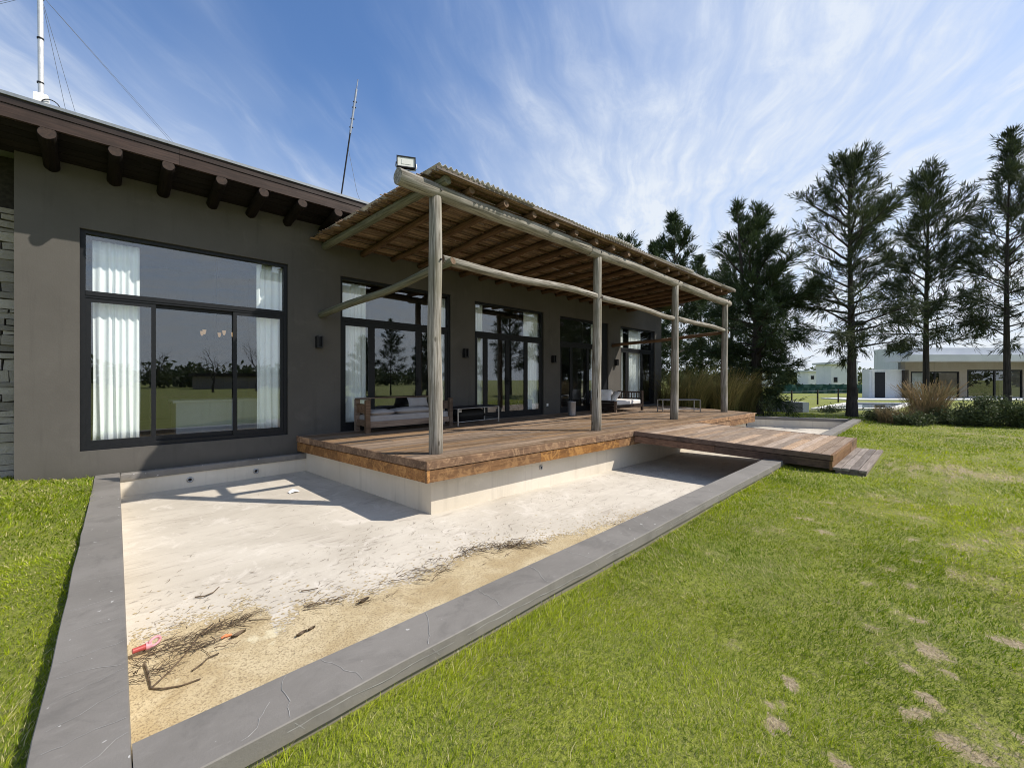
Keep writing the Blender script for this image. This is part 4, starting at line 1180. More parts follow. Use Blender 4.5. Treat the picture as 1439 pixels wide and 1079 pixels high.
loose('pillow', 'white pillow leaning on its neighbour in the middle of the daybed', (12.18, 7.75, .82), .44, .44, .15, M['white_cushion'], Rz(-35) @ Ry(-50), gw, 6)
loose('pillow', 'white pillow resting against the back slats of the daybed', (12.55, 8.12, .83), .46, .40, .15, M['white_cushion'], Rz(5) @ Rx(62), gw, 7)

# ------------------------------------------------------------------ silt and litter on the pool floor
def pix_floor(u, v):
    r = (u-719.5)/583.0; dz = (534-v)/583.0; z = -.39
    for _ in range(5):
        t_ = (z-1.38)/dz; y = t_*(SA-CA*r); z = zfloor(y)
    return (t_*(CA+SA*r), y)
edge_px = [(172,912),(215,905),(260,880),(300,878),(350,856),(372,868),(376,893),(398,897),(412,872),(430,858),(470,852),(520,840),(560,828),(600,812),(640,797),(662,781),(700,775),(760,765),(815,752),(850,743),(880,733),(925,721)]
E_ = [pix_floor(*q) for q in edge_px]
ed = []
for i in range(len(E_)-1):
    a, b_ = Vector(E_[i]), Vector(E_[i+1]); n = max(2, int((b_-a).length/.012))
    for k in range(n):
        q = a.lerp(b_, k/n); x, y = q
        y += (float(fbm(x, y, 7, 5))-.5)*.22+(float(fbm(x+5, y, 38, 4))-.5)*.12
        ed.append((x, y))
mb = MB(); vs = []; fs = []
for (x, y) in ed:
    yi = y_in(max(x, .06))+.006; y = max(y, yi+.005); vs += [(max(x, .058), yi, zfloor(yi)+.006), (max(x, .058), (yi+y)/2, zfloor((yi+y)/2)+.008), (max(x, .058), y, zfloor(y)+.003)]
for i in range(len(ed)-1):
    if ed[i+1][0] > .058:
        for k in (0, 1): fs.append((i*3+k, (i+1)*3+k, (i+1)*3+k+1, i*3+k+1))
mb.add(vs, fs, .5)
rq = random.Random(8)
for k in range(5200):
    q = ed[rq.randrange(len(ed))]; off = abs(rq.gauss(0, .10)) if rq.random() < .8 else abs(rq.gauss(0, .3)); x, y = q[0]+rq.gauss(0, .03), q[1]+off-.02
    if x < .07: continue
    r_ = rq.uniform(.003, .012)*(1 if off > .05 else 1.6); z = zfloor(y)+.0025; n = 5; a0 = rq.random()*6
    mb.add([(x+r_*rq.uniform(.5, 1.3)*1.5*math.cos(a0+k_*1.257), y+r_*rq.uniform(.5, 1.3)*math.sin(a0+k_*1.257), z) for k_ in range(n)], [tuple(range(n))], .5)
tag(mb.build('silt', M['silt']), 'tan silt dried along the front edge of the empty pool', 'silt', None, 'stuff')

def twig(mb, x, y, L, a, r, zadd=0.004, curl=1.0):
    n = 5; pts = []; th = a
    for i in range(n+1):
        pts.append((x, y, zfloor(y)+zadd+r+(abs(math.sin(i*1.7+a))*zadd*1.2)))
        th += rng.uniform(-.35, .35)*curl; x += L/n*math.cos(th); y += L/n*math.sin(th)
        x = max(x, .075); y = max(y, y_in(x)+.02)
    mb.tube(pts, [r*(1-.12*i) for i in range(n+1)], 4, None, False)
rng = random.Random(77)
mb = MB()
heaps = [((195,930),(352,870),80,.03),((185,942),(290,905),60,.07),((182,960),(225,940),34,.06),((250,905),(352,868),50,.018),((640,775),(760,766),110,.035),((700,770),(735,766),60,.03),((500,850),(520,845),14,.03),((425,858),(440,852),22,.03),((455,850),(475,845),12,.03),((860,740),(890,730),14,.03),((520,838),(640,795),46,.09),((560,810),(700,775),60,.09)]
for (a, b_, n, sp) in heaps:
    A, B = Vector(pix_floor(*a)), Vector(pix_floor(*b_)); ang = math.atan2((B-A).y, (B-A).x)
    for k in range(int(n*.62)):
        q = A.lerp(B, rng.random()); f = min(1, .35+.65*rng.random())
        twig(mb, q.x+rng.gauss(0, sp), q.y+rng.gauss(0, sp), rng.uniform(.04, .22), ang+rng.gauss(0, .55), rng.uniform(.0014, .0042), rng.uniform(.003, .022))
tag(mb.build('twig_litter', M['twig']), 'dark twigs washed into drifts on the pool floor', 'twigs', None, 'stuff')
mb = MB()
for k in range(15000):
    x = rng.uniform(.1, 8.5); y = rng.uniform(2.9, 8.2)
    if y > dfront(x)+.1 and x > dleft(y)+.05: continue
    dens_ = float(fbm(x, y, 2.2, 4)); near = math.exp(-((y-4.0-.02*x)/.75)**2)
    if rng.random() > (dens_-.36)*2.2*(.13+.87*near): continue
    L = rng.uniform(.010, .045); a = rng.gauss(.30, .55); w_ = rng.uniform(.0008, .0026); z = zfloor(y)+.004
    d = Vector((math.cos(a), math.sin(a), 0))*L; s_ = Vector((-d.y, d.x, 0)).normalized()*w_; c = Vector((x, y, z)); bw = s_.normalized()*rng.uniform(-.3, .3)*L
    mb.add([c-d-s_*.4, c-s_+bw+Vector((0,0,.003)), c+d-s_*.4, c+d+s_*.4, c+s_+bw+Vector((0,0,.003)), c-d+s_*.4], [(0,1,4,5), (1,2,3,4)], rng.random())
tag(mb.build('leaf_litter', M['dry_leaf']), 'dry leaf scraps scattered over the pale pool floor', 'leaves', None, 'stuff')
# single sticks
def stick(px, r, label):
    P_ = [pix_floor(*q) for q in px]; mb = MB(); o = P_[0]
    mb.tube([(x, y, zfloor(y)+r+.008+.004*(i % 2)) for i, (x, y) in enumerate(P_)], [r*(1-.35*i/len(P_)) for i in range(len(P_))], 7)
    solo(mb, 'stick', M['twig'], (o[0], o[1], zfloor(o[1])), label, 'stick', 'fallen sticks on the pool floor')
stick([(212,970),(240,945),(262,920),(285,890),(300,878)], .006, 'long dark stick running up from the bend toward the twig drift')
stick([(203,935),(208,950),(212,970),(230,971),(255,966),(282,957)], .006, 'thin bent stick with a sharp corner on the silt')
stick([(270,945),(285,935),(292,927),(308,921)], .006, 'short crooked stick alone on the silt')
stick([(274,841),(288,840),(300,834),(308,827)], .006, 'curved stick lying on clean pale floor')
stick([(423,832),(436,831),(447,828)], .005, 'small straight stick near the pale floor middle')
# dark leaves
for (u, v, s_, lb) in ((335,894,.05,'dark curled leaf beside the orange scrap'),(424,893,.04,'dark leaf on the silt right of the white tongue'),(438,886,.03,'smaller dark leaf on the silt right of the white tongue'),(512,846,.05,'dark curled leaf near the middle of the silt edge')):
    x, y = pix_floor(u, v); z = zfloor(y)+.012; mb = MB(); vs = []
    for k in range(9):
        a = k/8*2-1; wv = s_*.42*(1-a*a)**.7
        vs += [(x+a*s_, y-wv+.3*a*s_, z+.010+.012*abs(a)), (x+a*s_, y+.3*a*s_, z), (x+a*s_, y+wv+.3*a*s_, z+.014)]
    mb.add(vs, [(k*3+q, (k+1)*3+q, (k+1)*3+q+1, k*3+q+1) for k in range(8) for q in (0, 1)], .2, True)
    solo(mb, 'dry_leaf', M['twig'], (x, y, z), lb, 'leaf', 'single dark leaves on the silt')
# pink and red plastic toy
x0, y0 = pix_floor(176, 930); x1, y1 = pix_floor(216, 914); zt = zfloor(y0)
x0 = max(x0, .08)
ty = empty('plastic_toy', (x0, y0, zt), 'pink and red plastic toy lying in the twigs in the pool corner', 'toy')
A = Vector((x0, y0, zt+.055)); B = Vector((x1, y1, zt+.05)); d = (B-A)
mb = MB(); mb.tube([A, A+d*.3, A+d*.62], [.017, .017, .019], 10); part(mb, 'handle', M['red'], ty)
mb = MB(); mb.tube([A+d*.60, A+d*.75, A+d*.9], [.023, .026, .018], 10)
cc = A+d*1.05+Vector((0, 0, .015)); mb.tube([cc+Vector((.03*math.cos(a), .018*math.cos(a), .026*math.sin(a))) for a in np.linspace(0, 6.28, 16)], .009, 6); part(mb, 'ring_end', M['pink'], ty)
x, y = pix_floor(318, 897); mb = MB(); mb.tube([(x-.03, y, zfloor(y)+.016), (x, y+.005, zfloor(y)+.02), (x+.035, y+.002, zfloor(y)+.015)], [.008, .012, .006], 7)
solo(mb, 'plastic_scrap', M['orange'], (x, y, zfloor(y)), 'small orange plastic scrap on the silt beside a dark leaf', 'scrap')
x, y = pix_floor(413, 692); mb = MB(); z = zfloor(y)+.006
mb.add([(x-.07, y-.04, z), (x+.0, y-.045, z+.02), (x+.075, y-.03, z+.004), (x+.065, y+.05, z+.02), (x-.01, y+.05, z+.045), (x-.075, y+.035, z+.012)], [(0,1,4,5), (1,2,3,4)], .5)
solo(mb, 'paper_scrap', M['paper'], (x, y, z), 'crumpled white paper scrap on the sunlit pool floor near the deck', 'paper')

# ------------------------------------------------------------------ grass blades
def grass():
    rg = np.random.default_rng(3)
    xs_, ys_, ds_ = [], [], []
    def region(x0, x1, y0, y1, dmax, keep):
        # stratified by distance shells
        for (d0, d1, dn) in ((0, 3.2, 11000), (3.2, 5, 7000), (5, 7.5, 3800), (7.5, 11, 1500), (11, 16, 600), (16, 24, 240)):
            area = (x1-x0)*(y1-y0); n = int(area*dn)
            if n <= 0: continue
            x = rg.uniform(x0, x1, n); y = rg.uniform(y0, y1, n); d = np.hypot(x, y)
            k = (d >= d0) & (d < d1) & keep(x, y)
            f = CA*x+SA*y; r = SA*x-CA*y
            k &= (f > .15) & (np.abs(r) < 1.5*f+2.5)
            # ground below the frame is not needed
            k &= (1.5/np.maximum(f, .01) < 1.35)
            xs_.append(x[k]); ys_.append(y[k]); ds_.append(d[k])
    region(-.5, 22, -9, 2.25, 24, lambda x, y: (y < y_out(x)-.008) & ~((x > 8.3) & (x < 11.2) & (y > .83)))
    region(-8, -.22, 0.3, 8.8, 24, lambda x, y: (x < -.238+.0022*(y-2)) & (y < np.where(x > -.98, 8.48, 8.8)))
    region(15, 22, 2.0, 9, 24, lambda x, y: (x > np.where(y < 5.3, 19.08-.39*(y-2.2), 17.7)))
    x = np.concatenate(xs_); y = np.concatenate(ys_); d = np.concatenate(ds_)
    ba = bareness(x, y); tuft = fbm(x, y, 7, 3)
    br_ = fbm(x+2, y+8, 16, 3)
    k = rg.random(len(x)) > np.clip(ba*.95-.14+(br_-.5)*1.8*(ba > .12), 0, .82)
    x, y, d, ba, tuft = x[k], y[k], d[k], ba[k], tuft[k]
    n = len(x); 
    edge = np.clip(1-(np.abs(y_out(x)-y))/.35, 0, 1)*(x > 0)*(y < y_out(x))
    edgeL = np.clip(1-np.abs(x+.235)/.2, 0, 1)*(x < -.2)*(y > 1.9)
    lush = np.clip((fbm(x+3, y, 1.1, 3)-.35)*2.2, 0, 1)
    h = (.014+.027*rg.random(n)**1.7)*(.65+.75*tuft)*(1-.5*ba)*(1+.55*edge+.3*edgeL)*(.8+.4*lush)*np.clip(.85+d/28, 1, 1.25)
    wd = .00145*(.6+.8*rg.random(n))*np.clip(d/2.4, 1, 9)
    th = rg.uniform(0, 2*np.pi, n); lean = h*(.5+1.3*rg.random(n)); lth = th+rg.normal(0, .9, n)+1.57
    # blades brushed by the wind and mower in loose swirls
    sw = fbm(x+9, y+4, .8, 2)*6.28*1.5
    lx = np.cos(lth)*.75+np.cos(sw)*.5; ly = np.sin(lth)*.75+np.sin(sw)*.5
    z = lawn_z(x, y)-.004
    cx, sx = np.cos(th)*wd, np.sin(th)*wd
    b0 = np.column_stack([x-cx, y-sx, z]); b1 = np.column_stack([x+cx, y+sx, z])
    mx_, my_ = x+lx*lean*.35, y+ly*lean*.35
    m0 = np.column_stack([mx_-cx*.8, my_-sx*.8, z+h*.6]); m1 = np.column_stack([mx_+cx*.8, my_+sx*.8, z+h*.6])
    tp = np.column_stack([x+lx*lean, y+ly*lean, z+h])
    Vv = np.stack([b0, b1, m1, m0, tp], 1).reshape(-1, 3)
    i = np.arange(n)*5
    Ft = np.stack([np.column_stack([i, i+1, i+2]), np.column_stack([i, i+2, i+3]), np.column_stack([i+3, i+2, i+4])], 1).reshape(-1, 3)
    big = fbm(x+20, y, .55, 3)
    tint = np.clip(.02+.72*rg.random(n)**1.3+1.3*(big-.5)+.7*(tuft-.5)+.10*edge, 0, 1)
    dry = np.clip(ba*.95+(rg.random(n) < .08+.20*np.clip(fbm(x-7, y, 1.4, 3)*2.2-.9, 0, 1))*.8, 0, 1)
    ob = npmesh('lawn_grass', Vv, Ft, M['grass'], None, (0,0,0), {'tint': np.repeat(tint, 3), 'dry': np.repeat(dry, 3)})
    tag(ob, 'short sunlit yellow-green grass of the lawn', 'grass', None, 'stuff')
    print('grass blades', n)
grass()

# ------------------------------------------------------------------ trees
def blades(P, D, L, Wd, rg, bend=.25, droop=0.0):
    """thin 2-triangle leaves from P along unit D"""
    n = len(P); a = rg.normal(size=(n, 3)); s_ = np.cross(D, a); s_ /= np.linalg.norm(s_, axis=1, keepdims=True)+1e-9
    s_ = s_*Wd[:, None]; mid = P+D*(L*.5)[:, None]; tip = P+D*L[:, None]
    tip[:, 2] -= droop*L; mid[:, 2] -= droop*L*.25
    V_ = np.stack([P, mid+s_, tip, mid-s_], 1).reshape(-1, 3)
    i = np.arange(n)*4; F_ = np.column_stack([i, i+1, i+2, i+3])
    return V_, F_
def skel_tree(seed, H, base, prof, nbr, spd, droop, up, leafL=(.20, .38), leafW=.013, trunk_r=.16, per=16, twin=None, spread=.5, lean=0):
    """trunk + limbs + needle sprays. prof: list of (height fraction, radius)"""
    rg = np.random.default_rng(seed); mb = MB(); rr = random.Random(seed)
    hs = np.linspace(0, H, 12); ph = rg.uniform(0, 6, 2)
    def tx(h): k = h/H; return .10*math.sin(3*k+ph[0])*k+lean*k, .10*math.sin(2.6*k+ph[1])*k
    mb.tube([(tx(h)[0], tx(h)[1], h-.15 if h == 0 else h) for h in hs], [max(.012, trunk_r*(1-.93*h/H)*(1.25 if h == 0 else 1)) for h in hs], 10, .5)
    tops = [(0, 0, H)]
    if twin:
        mb.tube([(tx(H*.45)[0], tx(H*.45)[1], H*.45), (twin[0]*.7, twin[1]*.7, H*.6), (twin[0], twin[1], H*twin[2])], [trunk_r*.5, trunk_r*.35, .015], 8, .5)
    PP, DD, LL = [], [], []
    pf = np.array(prof)
    for b in range(nbr):
        k = base+(1-base)*((b+rg.random())/nbr)**.92; h = k*H
        Rm = np.interp(k, pf[:, 0], pf[:, 1]); Lb = Rm*(rg.uniform(.30, .80) if rg.random() < .5 else rg.uniform(.75, 1.22))
        az = b*2.39996+rg.normal(0, .7)
        el = np.interp(k, [base, .5, .8, 1], [up[0], up[1], up[2], 1.25])+rg.normal(0, .14)
        x0, y0 = tx(h); 
        if twin and k > .55 and rg.random() < .45:
            q = (k-.45)/.55; x0, y0 = twin[0]*q, twin[1]*q; h = min(h, H*twin[2])
        d = np.array([math.cos(az)*math.cos(el), math.sin(az)*math.cos(el), math.sin(el)])
        p = np.array([x0, y0, h]); n = 6; pts = [p.copy()]
        for i in range(n):
            dd = d.copy(); dd[2] += (.28 if k > .45 else .06)*(i/n)-droop*(i/n)**2*(1-k)*1.1; dd[:2] += rg.normal(0, .10, 2); dd /= np.linalg.norm(dd)
            p = p+dd*Lb/n; pts.append(p.copy())
        mb.tube([tuple(q) for q in pts], [max(.006, .05*trunk_r/.16*min(1, Lb/2.2)*(1-.85*i/n)) for i in range(n+1)], 5, .5, False)
        pts = np.array(pts)
        ns = max(5, int(Lb*spd*1.7))
        for s in range(ns):
            f = .30+.70*((s+rg.random())/ns)**.8; q = f*n; i = min(n-1, int(q)); c = pts[i]+(pts[i+1]-pts[i])*(q-i)
            ax = pts[i+1]-pts[i]; ax /= np.linalg.norm(ax)
            sd = rg.normal(size=3)*spread+ax*.75+np.array([0, 0, .25 if k > .4 else .02]); sd /= np.linalg.norm(sd)
            Lt = rg.uniform(.20, .62)*(1.15-.35*f)*min(1.2, .5+Lb/2.4)
            m_ = per; u_ = rg.random(m_)**.8
            base_ = c+sd*(u_*Lt)[:, None]+rg.normal(0, .03, (m_, 3))
            dv = sd*1.0+rg.normal(0, .34, (m_, 3)); dv[:, 2] += (.18 if k > .5 else -.30*droop*2); dv /= np.linalg.norm(dv, axis=1, keepdims=True)
            PP.append(base_); DD.append(dv); LL.append(rg.uniform(*leafL, m_))
    # leader tip
    m_ = per*5; z = H-rg.random(m_)*1.1
    PP.append(np.column_stack([tx(H)[0]+rg.normal(0, .04, m_), tx(H)[1]+rg.normal(0, .04, m_), z]))
    dv = rg.normal(0, .4, (m_, 3)); dv[:, 2] += .9; dv /= np.linalg.norm(dv, axis=1, keepdims=True); DD.append(dv); LL.append(rg.uniform(leafL[0], leafL[1], m_)*.8)
    P = np.concatenate(PP); D = np.concatenate(DD); L = np.concatenate(LL)
    V_, F_ = blades(P, D, L, leafW*(.6+.8*rg.random(len(P))), rg, droop=.25*droop)
    tint = np.clip(.35+.35*rg.normal(0, 1, len(F_))*.6+.5*(fbm(P[:, 0]*1.0+P[:, 1], P[:, 2], 1.4, 2)-.5), 0, 1)
    return mb, V_, F_, tint
def tree(loc, label, mat_, mesh, group, cat='tree', name='pine_tree'):
    mb, V_, F_, tint = mesh
    t_ = empty(name, loc, label, cat, group)
    mb.build('trunk', M['bark'], t_)
    npmesh('crown', V_, F_, mat_, t_, (0,0,0), {'tint': tint})
    return t_
GT = 'dark evergreen trees along the lot boundary'
gz = lambda x, y: float(lawn_z(x, y))
def at(u, f): p = bgp(u, f); return (p.x, p.y, gz(p.x, p.y))
P1 = [(0, .5), (.16, 1.3), (.30, 2.0), (.42, 2.25), (.55, 2.5), (.65, 2.25), (.78, 1.75), (.9, 1.35), (1, .5)]
tA = tree(at(1197, 16.9), 'tall open casuarina growing just behind the far pool corner', M['needles'], skel_tree(1, 10.15, .24, P1, 74, 9.5, .50, (.10, .48, .85), trunk_r=.18, per=14), GT)
P2 = [(0, .5), (.2, 1.7), (.35, 2.3), (.5, 2.1), (.65, 1.9), (.8, 1.35), (.92, .8), (1, .3)]
tB = tree(at(1302, 17.8), 'tall casuarina rising behind the tan ornamental grass', M['needles'], skel_tree(2, 10.4, .25, P2, 74, 9.5, .2, (.16, .50, .9), trunk_r=.13, per=14), GT)
P3 = [(0, .4), (.2, 1.3), (.35, 1.9), (.5, 1.75), (.65, 1.8), (.8, 1.3), (.88, .7), (.94, .65), (1, .3)]
tC = tree(at(1416, 16.4), 'tallest casuarina at the right, with a narrow tufted top', M['needles'], skel_tree(3, 11.0, .27, P3, 74, 9.5, .2, (.16, .48, .85), trunk_r=.12, per=14), GT)
P4 = [(0, .8), (.08, 1.4), (.2, 2.2), (.34, 2.25), (.5, 2.0), (.7, 1.6), (.85, .9), (1, .25)]
tD = tree(at(1062, 18.0), 'dense broad dark evergreen with twin top and foliage down to the ground', M['needles2'], skel_tree(4, 8.75, .05, P4, 130, 11, .25, (.02, .35, .8), trunk_r=.26, per=18, twin=(-.7, .5, .97)), GT)
P5 = [(0, .6), (.25, 1.8), (.45, 2.2), (.65, 1.9), (.85, 1.2), (1, .4)]
tE = tree(at(948, 25.0), 'leafy evergreen behind the far end of the pergola roof', M['needles2'], skel_tree(5, 11.2, .12, P5, 70, 8.5, .3, (.1, .4, .75), trunk_r=.17, per=17, leafL=(.25, .45), leafW=.018), GT)
tF = tree(at(1028, 24.0), 'slender evergreen whose bare trunk shows behind the farthest post', M['needles2'], skel_tree(6, 8.2, .2, P5, 46, 7.5, .4, (.1, .4, .75), trunk_r=.13, per=15, leafW=.016), GT)
def dup(src, loc, rz, sc, label, group=GT):
    c = copy_tree(src); c.location = loc; c.rotation_euler = (0, 0, rz); c.scale = (sc, sc, sc); c['label'] = label; c['group'] = group
    return c
dup(tE, at(985, 30), 2.1, .9, 'evergreen seen through the gap between the house end and third post')
dup(tF, at(880, 36), 1.0, 1.62, 'thin pointed treetop peeping over the middle of the pergola roof')
dup(tE, at(917, 38), 4.0, 1.22, 'small treetop just above the pergola roof, left of the leafy evergreen')
# the same row goes on past the right edge; these show in the window glass
GR = 'evergreens mirrored in the window glass'
for i, (x, y, s_, src) in enumerate(((29.5, -5.5, 1.0, tB), (30, -9.5, .95, tC), (29, -13.5, 1.0, tA), (26, -17, .8, tD), (22.5, -18.5, .72, tD), (19.5, -20.5, .66, tC), (17, -21, .62, tD), (14.5, -24, .6, tB), (38, -13.0, 1.0, tD), (34, -11, 1.05, tD))):
    dup(src, (x, y, gz(x, y)), i*1.3+.5, s_, 'dark evergreen of the row past the right edge, mirrored in the house windows', GR)

def bare_tree(loc, H, seed, label, sc=1.0):
    rg = random.Random(seed); mb = MB()
    def grow(p, d, L, r, lvl):
        pts = [p]; q = p
        for i in range(3):
            d = (d+Vector((rg.gauss(0, .14), rg.gauss(0, .14), rg.gauss(.05, .1)))).normalized(); q = q+d*L/3; pts.append(q)
        mb.tube(pts, [r, r*.85, r*.7, r*.5], 5 if lvl < 2 else 3, .5, False)
        if lvl < 4:
            for k in range(3 if lvl < 3 else 2):
                a = rg.uniform(0, 6.28); dd = (d+Vector((math.cos(a), math.sin(a), rg.uniform(-.1, .4)))*rg.uniform(.5, .9)).normalized()
                grow(pts[rg.choice((2, 3))], dd, L*rg.uniform(.6, .8), r*.5, lvl+1)
    grow(Vector((0, 0, -.1)), Vector((0, 0, 1)), H*.36, H*.025, 0)
    t_ = empty('bare_tree', loc, label, 'tree', 'bare trees mirrored in the big left window'); mb.build('trunk', M['bark'], t_)
for i, (x, y, H) in enumerate(((3.0, -40, 5.2), (8.5, -44, 6.0), (13.5, -46, 7.0), (16.5, -44, 6.0), (20.5, -48, 5.8))):
    bare_tree((x, y, gz(x, y)), H, 40+i, 'leafless branching tree far across the lawn, mirrored in the big left window')

# ------------------------------------------------------------------ reeds, grasses, shrubs
def reed_clump(loc, n, h, sp, m, seed, label, cat, group, name, flop=.35, w_=.006, plume=False):
    rg = np.random.default_rng(seed); c = np.zeros((n, 3)); r = sp*np.sqrt(rg.random(n))*.6; a = rg.uniform(0, 6.283, n)
    c[:, 0] = r*np.cos(a); c[:, 1] = r*np.sin(a)
    L = h*(.28+.78*rg.random(n)**.8); out = np.column_stack([np.cos(a+rg.normal(0, .7, n)), np.sin(a+rg.normal(0, .7, n)), np.zeros(n)])
    fl_ = flop*(.25+.9*rg.random(n)); side = np.column_stack([-out[:, 1], out[:, 0], np.zeros(n)])
    sd = side*np.cos(rg.uniform(0, 3, n))[:, None]+out*.3
    V_ = []; K = 5
    for k in range(K):
        t_ = k/(K-1); p = c+out*(fl_*L*t_**2)[:, None]; p[:, 2] += L*(t_-.22*fl_*t_**3*1.5)-.05*(k == 0)
        ww = w_*(1-.75*t_)*(.6+.8*rg.random(n)) if not plume else w_*np.where(t_ > .7, 1.5, 1-.5*t_)*np.ones(n)
        V_.append(p-sd*ww[:, None]); V_.append(p+sd*ww[:, None])
    V_ = np.stack(V_, 1).reshape(-1, 3); i = np.arange(n)*2*K
    F_ = np.concatenate([np.column_stack([i+2*k, i+2*k+1, i+2*k+3, i+2*k+2]) for k in range(K-1)])
    tn = np.clip(rg.random(n)*.9+.2*(rg.random()-.5), 0, 1); ob = npmesh(name, V_, F_, m, None, loc, {'tint': np.concatenate([np.clip(tn+.12*k, 0, 1) for k in range(K-1)])})
    return tag(ob, label, cat, group)
gR = 'tall reed clumps behind the far end of the deck'
for i, (u, f, h, sp, lb) in enumerate(((944, 17.6, 2.0, 1.0, 'tall green-brown reed clump against the house corner'), (972, 17.2, 2.15, 1.1, 'tallest tan reed clump, behind the third pergola post'),
        (990, 18.4, 1.9, .9, 'reed clump just left of the gap in the reeds'), (1018, 17.0, 2.05, 1.1, 'broad reed clump behind the farthest pergola post'), (1045, 17.6, 1.95, 1.0, 'greener reed clump leaning toward the dark twin-topped tree'))):
    reed_clump(at(u, f), 1500, h*(1+.12*math.sin(i*2.3)), sp*.72, M['reed'], 60+i, lb, 'reeds', gR, 'reed_clump', .62, .008)
gS = 'shrubs and grasses in the bed on the right'
reed_clump(at(1303, 14.4), 1000, 1.55, .75, M['drygrass'], 71, 'tan ornamental grass clump with feathery tops in the right bed', 'ornamental grass', gS, 'ornamental_grass', .42, .0055, True)
reed_clump(at(1262, 14.2), 900, .75, .9, M['drygrass'], 72, 'low greyish grass tuft left of the feathery clump', 'ornamental grass', gS, 'ornamental_grass', .6, .007)
def shrub(loc, n, rx, ry, h, seed, label, m=None, leafL=(.05, .11), wdt=.018, stems=26):
    rg = np.random.default_rng(seed); rr = random.Random(seed); mb = MB(); PP = []
    for s in range(stems):
        a = rg.uniform(0, 6.28); r = math.sqrt(rg.random()); x1, y1 = rx*r*math.cos(a), ry*r*math.sin(a); hh = h*(1-.35*r*r)*rg.uniform(.6, 1.1)
        pts = [(x1*.45, y1*.45, -.05), (x1*.8, y1*.8, hh*.5), (x1*1.02, y1*1.02, hh)]
        mb.tube(pts, [.010, .007, .003], 4, .5, False)
        k = n//stems; t_ = rg.random(k)**.7; q = np.array(pts)
        P = np.where((t_ < .5)[:, None], q[0]+(q[1]-q[0])*(t_*2)[:, None], q[1]+(q[2]-q[1])*((t_-.5)*2)[:, None])+rg.normal(0, .075, (k, 3)); PP.append(P)
    P = np.concatenate(PP); P[:, 2] = np.maximum(P[:, 2], .01); D = rg.normal(size=P.shape); D[:, 2] += .5; D /= np.linalg.norm(D, axis=1, keepdims=True)
    V_, F_ = blades(P, D, rg.uniform(*leafL, len(P)), wdt*(.6+.8*rg.random(len(P))), rg)
    t_ = empty('shrub', loc, label, 'shrub', gS); mb.build('stem', M['bark'], t_)
    npmesh('foliage', V_, F_, m or M['shrub'], t_, (0,0,0), {'tint': np.clip(rg.random(len(F_))*.7+.6*(fbm(P[:, 0]*3, P[:, 2]*3, 1.5, 2)-.5)+.15, 0, 1)})
    return t_
shrub(at(1240, 15.2), 2200, .9, .5, .42, 81, 'low dark groundcover shrub left of the grey grass tuft')
shrub(at(1340, 13.8), 3600, .9, .6, .62, 82, 'low green shrub directly right of the feathery grass clump')
shrub(at(1385, 13.4), 5200, .85, .6, .95, 83, 'taller grey-green shrub with upright shoots in the right bed')
shrub(at(1425, 13.2), 5200, .9, .6, .92, 84, 'grey-green shrub at the right edge of the bed')
shrub(at(1475, 13.4), 4200, 1.0, .6, .9, 85, 'grey-green shrub cut off by the right edge of the photo')
shrub(at(1283, 13.7), 2600, .8, .5, .40, 86, 'dark low shrub in front of the feathery grass clump')
shrub(at(1170, 19.5), 900, 1.6, .5, .18, 87, 'flat weedy plant with pale flowers behind the far coping')
shrub(at(1077, 16.6), 500, .25, .25, 1.0, 88, 'thin upright sapling at the foot of the dark twin-topped tree', stems=6)

# ------------------------------------------------------------------ neighbour's lot
Rv = Vector((SA, -CA, 0)); Fv = Vector((CA, SA, 0))
def lbox(mb, u0, u1, f0, f1, z0, z1, tint=.5):
    """box whose front face spans columns u0..u1 at depth f0; sides run straight back to f1"""
    a, b_ = bgp(u0, f0), bgp(u1, f0); d = Fv*(f1-f0)
    q = [a, b_, b_+d, a+d]; mb.prism([(p.x, p.y) for p in q], z0, z1, tint)
def zv(v, f): return 1.38+(534-v)/583*f
NF = 33.0
nh = empty('neighbour_house', bgp(1340, NF, -.1), 'modern beige and white neighbouring house with long flat roof', 'house')
mb = MB(); lbox(mb, 1222, 1272, NF, NF+.7, -.2, zv(519, NF))
part(mb, 'white_block', M['white_wall'], nh)
mb = MB(); lbox(mb, 1229, 1244, NF-.04, NF-.004, -.04, zv(523, NF)); part(mb, 'door', M['darkdoor'], nh)
mb = MB(); lbox(mb, 1226, 1229, NF-.05, NF-.004, -.04, zv(521, NF)); lbox(mb, 1244, 1246, NF-.05, NF-.004, -.04, zv(521, NF)); part(mb, 'door_frame', M['white_plastic'], nh)
mb = MB()
WN = [(1280, 1348.5, 522), (1359, 1437.5, 519.5), (1450, 1510, 519)]
uu = 1272.2
for (a, b_, v) in WN:
    lbox(mb, uu, a, NF, NF+(.4 if uu < 1273 else 6), -.2, zv(508, NF)); lbox(mb, a, b_, NF, NF+.4, zv(v, NF), zv(508, NF)); lbox(mb, a, b_, NF, NF+.4, -.2, -.0); uu = b_
lbox(mb, uu, 1560, NF, NF+6, -.2, zv(508, NF))
part(mb, 'beige_wall', M['beige_wall'], nh)
mb = MB(); lbox(mb, 1276, 1556, NF+1.6, NF+1.8, -.2, zv(508.2, NF)); part(mb, 'room_wall', M['log_dark'], nh)  # near-black panel added behind the panes, its colour standing in for indoor shade
mb = MB(); lbox(mb, 1278, 1580, NF-1.6, NF+.5, zv(508.5, NF), zv(500, NF)); lbox(mb, 1282, 1580, NF-.2, NF+.9, zv(500, NF)+.003, zv(489, NF)); part(mb, 'roof', M['roof_white'], nh)
mb = MB(); lbox(mb, 1262, 1300, NF+.75, NF+3, -.2, zv(488, NF)); part(mb, 'upper_block', M['white_wall'], nh)
